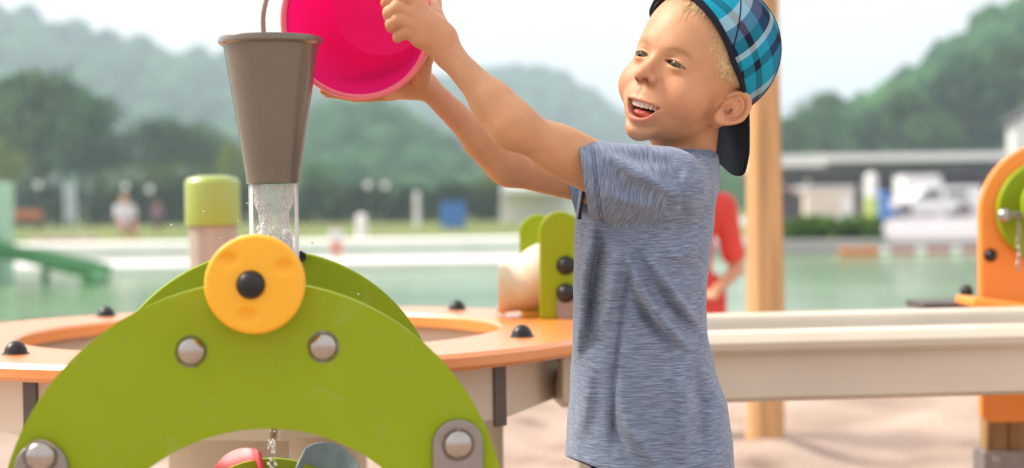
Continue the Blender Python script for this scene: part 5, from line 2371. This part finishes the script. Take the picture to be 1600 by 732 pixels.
def van(name, label, px0, px1, top, d, kind, cat='van'):
    base = .11
    a_, b_ = W3(px0, 340, d), W3(px1, top, d)
    L0_, h = b_.x - a_.x, b_.z - base
    t_ = thing(name, label, cat, ((a_.x + b_.x) / 2, a_.y, base))
    w = 1.7
    gc = h * .12
    x0_, x1_ = -L0_ / 2, L0_ / 2
    if kind == 'van':
        pts_ = [(x0_, gc), (x0_, h * .46), (x0_ + L0_ * .10, h * .54), (x0_ + L0_ * .26, h * .60), (x0_ + L0_ * .40, h * .96), (x0_ + L0_ * .46, h), (x1_ - .06, h), (x1_, h * .93), (x1_, gc)]
    else:
        pts_ = [(x0_, gc * 1.5), (x0_, h), (x1_, h), (x1_, gc * 1.5)]
    bm_ = bmesh.new()
    add_prism(bm_, pts_, 0, w)
    body_ = obj('body', bm_, MT['whitep'], t_, bevel=.05, seg=3)
    if kind == 'van':
        bm_ = bmesh.new()
        add_prism(bm_, [(x0_ + L0_ * .31, h * .62), (x0_ + L0_ * .42, h * .90), (x0_ + L0_ * .56, h * .90), (x0_ + L0_ * .56, h * .62)], -.012, .01)
        obj('window', bm_, MT['glassdark'], t_)
        bm_ = bmesh.new()
        add_prism(bm_, [(x0_ + L0_ * .62, h * .66), (x0_ + L0_ * .62, h * .86), (x0_ + L0_ * .84, h * .86), (x0_ + L0_ * .84, h * .66)], -.012, .01)
        obj('window', bm_, MT['glassdark'], t_)
        bm_ = bmesh.new()
        add_prism(bm_, [(x0_ - .01, gc), (x0_ - .01, gc + .18), (x0_ + L0_ * .12, gc + .16), (x0_ + L0_ * .12, gc)], -.03, .02)
        obj('bumper', bm_, MT['blue'], t_)
        bm_ = bmesh.new()
        add_ball(bm_, (x0_ + .04, .10, h * .40), .10, u=12, v=8)
        obj('headlight', bm_, MT['clear'], t_)
    for x in ((x0_ + L0_ * .18, x1_ - L0_ * .2) if kind == 'van' else (x1_ - L0_ * .3,)):
        for y in (0.0, w - .2):
            bm_ = bmesh.new()
            add_cyl(bm_, (x, y - .02, gc + .12), (x, y + .2, gc + .12), .30, seg=24)
            wh = obj('wheel', bm_, MT['tyre'], t_)
            bm_ = bmesh.new()
            add_cyl(bm_, (x, y - .03, gc + .12), (x, y + .05, gc + .12), .17, seg=16)
            obj('rim', bm_, MT['chrome'], wh)
    return t_


van('van', 'white van with sloping bonnet and dark side window parked by the hall', 1386, 1536, 291, 56, 'van')
van('trailer', 'white box trailer standing behind the white van', 1414, 1470, 274, 60, 'box', 'trailer')

# white tent, blue locker, bollards, sign boards
to = W3(838, 345, 58)
tent = thing('tent', 'white event tent on the far bank behind the far sleeve', 'tent', (to.x, to.y, .06))
zt_, ze_ = W3(838, 262, 58).z - .06, W3(838, 292, 58).z - .06
hw = 55 / F_PX * 58
bm = bmesh.new()
ap = bm.verts.new((0, 1.3, zt_))
cs_ = [bm.verts.new(p) for p in ((-hw, 0, ze_), (hw, 0, ze_), (hw, 2.6, ze_), (-hw, 2.6, ze_))]
ls_ = [bm.verts.new(p) for p in ((-hw, 0, ze_ - .22), (hw, 0, ze_ - .22), (hw, 2.6, ze_ - .22), (-hw, 2.6, ze_ - .22))]
for k in range(4):
    j = (k + 1) % 4
    bm.faces.new((cs_[k], cs_[j], ap))
    bm.faces.new((ls_[k], ls_[j], cs_[j], cs_[k]))
o = obj('canopy', bm, MT['white'], tent, smooth=False)
sm = o.modifiers.new('cloth', 'SOLIDIFY')
sm.thickness = .01
for x, y in ((-hw, 0), (hw, 0), (hw, 2.6), (-hw, 2.6)):
    bm = bmesh.new()
    add_cyl(bm, (x * .97, y * .97 + .04, -.05), (x * .97, y * .97 + .04, ze_ - .1), .035, seg=10)
    obj('pole', bm, MT['whitep'], tent)
bm = bmesh.new()
add_box(bm, (0, 2.5, ze_ / 2), (hw * 1.9, .02, ze_ - .1))
obj('rear_panel', bm, MT['white'], tent)

bo = W3(708, 350, 50)
bl = thing('locker', 'bright blue locker in front of the dark hedge', 'locker', (bo.x, bo.y, .06))
bm = bmesh.new()
hw, hh_ = 19 / F_PX * 50, W3(708, 317, 50).z - .06
add_box(bm, (0, .3, hh_ / 2), (2 * hw, .6, hh_))
obj('body', bm, MT['blue'], bl, bevel=.02)
bm = bmesh.new()
add_box(bm, (0, .29, hh_ + .02), (2 * hw + .06, .66, .05))
obj('lid', bm, MT['blue'], bl, bevel=.015)
for s in (-1, 1):
    bm = bmesh.new()
    add_box(bm, (s * hw * .5, -.008, hh_ * .5), (hw * .9, .016, hh_ * .86))
    obj('door', bm, MT['blue'], bl, bevel=.01)

for px, top, d, r_, lab, m_ in ((565, 334, 31, .115, 'stout white bollard at the water edge right of the pipe', 'white'), (652, 300, 52, .10, 'slender pale post in front of the dark hedge', 'white'),
                                (1362, 270, 48, .20, 'tall pale column in front of the long hall', 'white')):
    q = W3(px, 340, d)
    t = thing('bollard' if r_ < .18 else 'flag_column', lab, 'bollard' if r_ < .18 else 'column', (q.x, q.y, .04))
    h = W3(px, top, d).z - .04
    bm = bmesh.new()
    add_lathe(bm, [(0, -.2), (r_ * .92, -.2), (r_ * .9, h - r_), (r_, h - r_)] + [(r_ * math.cos(a), h - r_ + r_ * math.sin(a)) for a in [i * math.pi / 12 for i in range(1, 6)]] + [(0, h)], seg=24)
    obj('shaft', bm, MT[m_], t)
    bm = bmesh.new()
    add_lathe(bm, [(r_ * 1.01, h * .1), (r_ * 1.02, h * .12), (r_ * 1.02, h * .5), (r_ * 1.01, h * .52)], seg=24)
    MT.setdefault('limeband', mat('lime band', (.45, .55, .10), .5))
    obj('band', bm, MT['limeband'] if r_ > .18 else MT['whitep'], t)
q = W3(1381, 340, 50)
t = thing('bin', 'tall blue bin beside the pale column', 'bin', (q.x, q.y, .05))
bm = bmesh.new()
hb = W3(1381, 304, 50).z - .05
add_lathe(bm, [(0, 0), (.17, 0), (.22, hb - .06), (.235, hb - .06), (.235, hb), (0, hb)], seg=20)
obj('body', bm, MT['blue'], t)
bm = bmesh.new()
add_lathe(bm, [(0, hb + .10), (.12, hb + .085), (.22, hb + .03), (.24, hb + .004), (0, hb + .002)], seg=20)
obj('lid', bm, MT['blue'], t)

q = W3(110, 340, 52)
t = thing('sign_board', 'tall pale grey blue sign board on the left bank', 'sign', (q.x, q.y, .05))
MT['paleblue'] = mat('pale blue grey board', (.42, .50, .58), .5, var=.08)
bm = bmesh.new()
a_ = W3(110, 288, 52).z - .05
add_box(bm, (0, 0, a_ * .62), (.30, .05, a_ * .76))
obj('panel', bm, MT['paleblue'], t, bevel=.01)
for s in (-1, 1):
    bm = bmesh.new()
    add_cyl(bm, (s * .165, 0, -.1), (s * .165, 0, a_ + .03), .022, seg=10)
    obj('post', bm, MT['whitep'], t)

# white balls on posts, added along the hedges to imitate blurred leaf glints
MT['glintwhite'] = mat('opal globe', (.80, .82, .84), .25, var=.03)
glint_ball = None
for px, py, d, lab in ((60, 290, 63, 'white ball added as a light glint nearest the left edge'), (196, 292, 63, 'white ball added as a light glint left of the person in white'), (234, 297, 62, 'white ball added as a light glint right above the person in white'),
                       (575, 290, 63, 'white ball added as a light glint above the white bollard'), (602, 291, 64, 'white ball added as a light glint just right of the one above the bollard')):
    q = W3(px, py, d)
    t = thing('glint_globe', lab, 'glint_ball', (q.x, q.y, .06), group='added light glints along the hedges')
    bm = bmesh.new()
    add_ball(bm, (0, 0, q.z - .06), .14, u=20, v=12)
    obj('globe', bm, MT['glintwhite'], t)
    bm = bmesh.new()
    add_cyl(bm, (0, 0, -.1), (0, 0, q.z - .06 - .12), .028, .020, seg=10)
    obj('glint_post', bm, MT['strap'], t)

# green slide into the water, its pale tower at the edge
sb0 = W3(-90, 345, 20)
slide = thing('water_slide', 'green water slide running down into the lake at the left', 'slide', (sb0.x, sb0.y, WZ))
so_ = Vector((sb0.x, sb0.y, WZ))
path = smooth_path([W3(-260, 270, 20.5), W3(-140, 335, 20.3), W3(-20, 388, 20.1), W3(60, 405, 20), W3(125, 421, 19.8), W3(158, 428, 19.7)], 7)
bm = bmesh.new()
SK = .62
sec = [(-.34, .16), (-.36, .18), (-.38, .16), (-.36, -.02), (-.28, -.10), (0, -.12), (.28, -.10), (.36, -.02), (.38, .16), (.36, .18), (.34, .16), (.32, .0), (.25, -.06), (0, -.08), (-.25, -.06), (-.32, .0)]
rings = []
for i, p in enumerate(path):
    t_ = (path[min(i + 1, len(path) - 1)] - path[max(i - 1, 0)]).normalized()
    sd_ = Vector((0, 0, 1)).cross(t_).normalized()
    up_ = t_.cross(sd_)
    rings.append([bm.verts.new(p - so_ + sd_ * u * SK + up_ * v * SK) for u, v in sec])
for A_, B_ in zip(rings[:-1], rings[1:]):
    for k in range(len(sec)):
        j = (k + 1) % len(sec)
        bm.faces.new((A_[k], A_[j], B_[j], B_[k]))
bm.faces.new(rings[0])
bm.faces.new(rings[-1][::-1])
obj('chute', bm, MT['slide'], slide)
for i in (10, 22, 33):
    p = path[min(i, len(path) - 1)] - so_
    bm = bmesh.new()
    add_cyl(bm, (p.x, p.y, -.6), (p.x, p.y, p.z - .1), .05, seg=12)
    obj('support', bm, MT['slide'], slide)
bm = bmesh.new()
p = W3(148, 432, 19.75) - so_
add_box(bm, (p.x, p.y, p.z - .15), (.22, .6, .3))
obj('foot', bm, MT['slide'], slide, bevel=.02)
bm = bmesh.new()
p0, p1 = W3(-60, 365, 20.8) - so_, W3(14, 286, 20.8) - so_
add_box(bm, ((p0.x + p1.x) / 2, p0.y, p1.z / 2 - .3), (p1.x - p0.x, .5, p1.z + .6))
obj('tower_panel', bm, MT['paleslide'], slide, bevel=.06, seg=3)

# stones, orange bench, floats
rs = random.Random(12)
pbase = None
for k, px in enumerate((62, 76, 89, 101, 114, 126, 138, 150)):
    q = W3(px, 372, 31 + .12 * (k % 3))
    bm = bmesh.new()
    bmesh.ops.create_icosphere(bm, subdivisions=3, radius=1)
    P_ = np.array([v.co for v in bm.verts])
    wv = 1 + .22 * wobble(P_ + k * 3, 2.2, 40 + k, 2)
    s_ = (rs.uniform(.088, .105), rs.uniform(.12, .18), rs.uniform(.16, .22))
    for v, w_ in zip(bm.verts, wv):
        v.co = Vector((v.co.x * s_[0] * w_, v.co.y * s_[1] * w_, v.co.z * s_[2] * w_))
    o = obj('stone', bm, MT['stone'], loc=(q.x, q.y, .12))
    pos = ['leftmost', 'second from the left', 'third from the left', 'fourth from the left', 'fifth from the left', 'third from the right', 'second from the right', 'rightmost'][k]
    tag(o, 'pale boulder edging the left bank, %s of the row' % pos, 'boulder', 'boulders edging the bank')
q = W3(36, 348, 56)
t = thing('bench', 'orange bench on the lawn below the dark trees at left', 'bench', (q.x, q.y, .06))
MT['benchwood'] = mat('orange stained wood', (.55, .19, .07), .6, var=.15, scale=6)
for k in range(3):
    bm = bmesh.new()
    add_box(bm, (0, -.05 + .13 * k, .44), (1.25, .11, .04))
    obj('seat_slat', bm, MT['benchwood'], t, bevel=.01)
for k in range(2):
    bm = bmesh.new()
    add_box(bm, (0, .33, .58 + .14 * k), (1.25, .035, .11))
    obj('back_slat', bm, MT['benchwood'], t, bevel=.01)
for s in (-1, 1):
    bm = bmesh.new()
    add_box(bm, (s * .52, .08, .205), (.06, .38, .43))
    add_box(bm, (s * .52, .355, .40), (.06, .03, .72))
    obj('leg', bm, MT['strap'], t)
a_, b_ = W3(1312, 388, 26.4), W3(1372, 388, 26.4)
bm = bmesh.new()
add_tube(bm, [Vector((a_.x + (b_.x - a_.x) * i / 10, a_.y, WZ + .04 + .01 * math.sin(i))) for i in range(11)], .085, seg=14)
tag(obj('float', bm, MT['benchwood']), 'orange float lying on the water below the clipped bush', 'float')
a_, b_ = W3(1374, 386, 26.6), W3(1540, 384, 26.9)
MT['pinkrope'] = mat('pink red boom', (.55, .20, .22), .6)
rope = thing('rope_line', 'pinkish float line along the far edge right of the orange float', 'float line', (a_.x, a_.y, WZ))
bm = bmesh.new()
add_tube(bm, [Vector(((b_.x - a_.x) * i / 20, (b_.y - a_.y) * i / 20, .05 + .008 * math.sin(i))) for i in range(21)], .018, seg=8)
obj('rope', bm, MT['whitep'], rope)
for i in range(9):
    bm = bmesh.new()
    f = (i + .5) / 9
    add_ball(bm, ((b_.x - a_.x) * f, (b_.y - a_.y) * f, .05), .06, (1.6, 1, 1), u=12, v=8)
    obj('buoy', bm, MT['pinkrope'] if i % 3 else MT['whitep'], rope)

# ------------------------------------------------------------------ other people
def figure(name, label, loc, rotz, H, shirt, trousers, hair, h=.02, sit=False, arm=None, group=None, hat=None, slim=1.0):
    J = dict(head=(0, 0, .925), neck=(0, .01, .85), chest=(0, .012, .73), hip=(0, .01, .52))
    E_ = {}
    for s in (-1, 1):
        J['sh%d' % s] = (s * .112, .01, .80)
        J['el%d' % s] = (s * .150, .02, .645)
        J['wr%d' % s] = (s * .140, -.05, .520)
        J['hp%d' % s] = (s * .055, .01, .50)
        J['kn%d' % s] = (s * .062, -.01, .275)
        J['an%d' % s] = (s * .062, .015, .045)
    if sit:
        for s in (-1, 1):
            J['kn%d' % s] = (s * .09, -.23, .50)
            J['an%d' % s] = (s * .08, -.25, .275)
            J['wr%d' % s] = (s * .10, -.20, .545)
            J['el%d' % s] = (s * .150, -.05, .62)
    if arm:
        J.update(arm)
    J = {k: np.array(v) * H for k, v in J.items()}

    def fbody(p):
        d = s_ell(p, J['head'], (.056 * H, .068 * H, .076 * H))
        d = smin(d, s_ball(p, J['head'] + np.array([0, -.064, -.012]) * H, .012 * H), .012 * H)
        d = smin(d, s_ell(p, J['head'] + np.array([0, -.02, -.045]) * H, (.040 * H, .045 * H, .035 * H)), .02 * H)
        for s in (-1, 1):
            d = smin(d, s_ell(p, J['head'] + np.array([s * .058, .008, -.008]) * H, (.010 * H, .014 * H, .020 * H)), .004 * H)
        d = smin(d, s_cone(p, J['neck'] + np.array([0, 0, .05 * H]), J['chest'], .030 * H, .05 * H), .02 * H)
        d = smin(d, s_ell(p, J['chest'], (.105 * H * slim, .062 * H, .11 * H)), .03 * H)
        d = smin(d, s_ell(p, J['hip'], (.090 * H * slim, .062 * H, .08 * H)), .05 * H)
        for s in (-1, 1):
            d = smin(d, chain(p, [J['sh%d' % s], J['el%d' % s], J['wr%d' % s]], [.034 * H, .026 * H, .018 * H], .01 * H), .02 * H)
            wv_ = J['wr%d' % s] - J['el%d' % s]
            wv_ = wv_ / np.linalg.norm(wv_)
            pm = J['wr%d' % s] + wv_ * .045 * H
            d = smin(d, s_cone(p, J['wr%d' % s], pm, .019 * H, .020 * H), .006 * H)
            side = np.cross(wv_, [0, 0, 1.0])
            side = side / (np.linalg.norm(side) + 1e-6)
            for f in range(4):
                o_ = side * (f - 1.5) * .012 * H
                d = smin(d, s_cone(p, pm + o_, pm + o_ * 1.15 + wv_ * (.042 - .004 * abs(f - 1.4)) * H, .0080 * H, .0062 * H), .003 * H)
            d = smin(d, s_cone(p, J['wr%d' % s] + wv_ * .015 * H, pm + side * .034 * H + wv_ * .008 * H, .010 * H, .0072 * H), .004 * H)
            d = smin(d, chain(p, [J['hp%d' % s], J['kn%d' % s], J['an%d' % s]], [.062 * H, .044 * H, .028 * H], .02 * H), .02 * H)
            d = smin(d, s_ell(p, J['an%d' % s] + np.array([0, -.035, -.025]) * H, (.026 * H, .068 * H, .022 * H)), .015 * H)
        return d

    def fshirt(p):
        d = s_ell(p, J['chest'] + np.array([0, 0, -.01 * H]), (.118 * H * slim, .075 * H, .13 * H))
        d = smin(d, s_cone(p, J['sh-1'], J['sh1'], .040 * H, .040 * H), .03 * H)
        d = smin(d, s_cone(p, J['chest'], J['hip'] + np.array([0, 0, .0]), .090 * H * slim, .105 * H * slim) + .0, .05 * H)
        for s in (-1, 1):
            a_ = J['sh%d' % s]
            b_ = a_ * .25 + J['el%d' % s] * .75
            d = smin(d, s_cone(p, a_, b_, .046 * H, .044 * H), .02 * H)
        d = d - .004 * H * wobble(p, 26 / H, 8, 2)
        d = smax(d, J['hip'][2] - .03 * H - p[:, 2], .004 * H)
        return smax(d, -s_cone(p, J['neck'], J['neck'] + np.array([0, 0, .2 * H]), .042 * H, .06 * H), .006 * H)

    def ftrous(p):
        d = s_ell(p, J['hip'] + np.array([0, 0, -.02 * H]), (.100 * H, .074 * H, .075 * H))
        for s in (-1, 1):
            b_ = J['hp%d' % s] * .15 + J['kn%d' % s] * .85
            d = smin(d, s_cone(p, J['hp%d' % s], b_, .070 * H, .058 * H), .02 * H)
        return d

    def fhair(p):
        d = s_ell(p, J['head'] + np.array([0, .008, .012]) * H, (.061 * H, .070 * H, .075 * H))
        return smax(d, (J['head'][2] + .0 * H - p[:, 2]) - (p[:, 1] - J['head'][1]) * .9 - .012 * H, .006 * H)
    lo_, hi_ = np.array([-.32, -.42, -.03]) * H, np.array([.32, .22, 1.04]) * H
    root = None
    for nm, fn, m_ in (('person', fbody, MT['skin2']), ('shirt', fshirt, shirt), ('shorts', ftrous, trousers), ('hair', fhair, hair)):
        ax_ = tuple(np.arange(lo_[i], hi_[i] + h, h) for i in range(3))
        v_, q_ = polygonise([(lo_ - 1, hi_ + 1, fn, .001)], ax_, 1)
        o_ = obj(nm, np_mesh(nm, v_, q_), m_, root, smooth=False)
        if root is None:
            root = o_
    root.location = loc
    root.rotation_euler = (0, 0, rotz)
    return tag(root, label, 'person', group)


MT['skin2'] = mat('skin plain', (.58, .29, .16), .5, var=.05, sss=.1)
MT['redcloth'] = mat('coral red cotton', (.72, .070, .055), .85, var=.12, scale=9, bump=.2, bscale=60)
MT['whitecloth'] = mat('white cotton', (.74, .72, .76), .85, var=.06)
MT['purple'] = mat('dull purple cotton', (.22, .12, .20), .85, var=.1)
MT['darkcloth'] = mat('dark cotton', (.05, .05, .07), .85, var=.1)
MT['brownhair'] = mat('brown hair', (.16, .09, .05), .6, var=.3, scale=40)
MT['palehair'] = mat('fair hair', (.60, .46, .36), .6, var=.25, scale=40)
q = on_z(1098, 668, 0)
figure('person', 'child in a coral red t-shirt with bent arm standing behind the boy', (W3(1084, 600, 5.3).x, 5.3, 0), R(8), .98, MT['redcloth'], MT['redcloth'], MT['brownhair'], h=.009,
       slim=.72,
       arm={'el1': (.168, .02, .575), 'wr1': (.060, -.12, .515), 'sh1': (.112, .01, .80)})
q = W3(196, 370, 36)
figure('person', 'person in a white top sitting at the bank left of the capped post', (q.x, q.y, -.34), R(30), 1.5, MT['whitecloth'], MT['purple'], MT['palehair'], h=.035, sit=True)
q = W3(247, 352, 50)
figure('person', 'person in a dull purple top by the hedge left of the capped post', (q.x, q.y, -.1), R(-20), 1.15, MT['purple'], MT['darkcloth'], MT['brownhair'], h=.04)
q = W3(526, 408, 23.4)
figure('person', 'small child in red and white standing on the low white reflection slab by the water', (q.x, q.y, -.035), R(15), .58, MT['whitecloth'], MT['redcloth'], MT['brownhair'], h=.02)

# ------------------------------------------------------------------ haze
hz = bpy.data.materials.new('haze')
hz.use_nodes = True
n, l = hz.node_tree.nodes, hz.node_tree.links
n.remove(n['Principled BSDF'])
pv_ = n.new('ShaderNodeVolumePrincipled')
pv_.inputs['Color'].default_value = (.70, .83, 1.0, 1)
pv_.inputs['Density'].default_value = HAZE
pv_.inputs['Anisotropy'].default_value = 0.2
l.new(pv_.outputs[0], n['Material Output'].inputs['Volume'])
bm = bmesh.new()
add_box(bm, (0, 760, 44), (2600, 1640, 91.5))
hb = obj('haze', bm, hz, smooth=False)
tag(hb, kind='stuff')
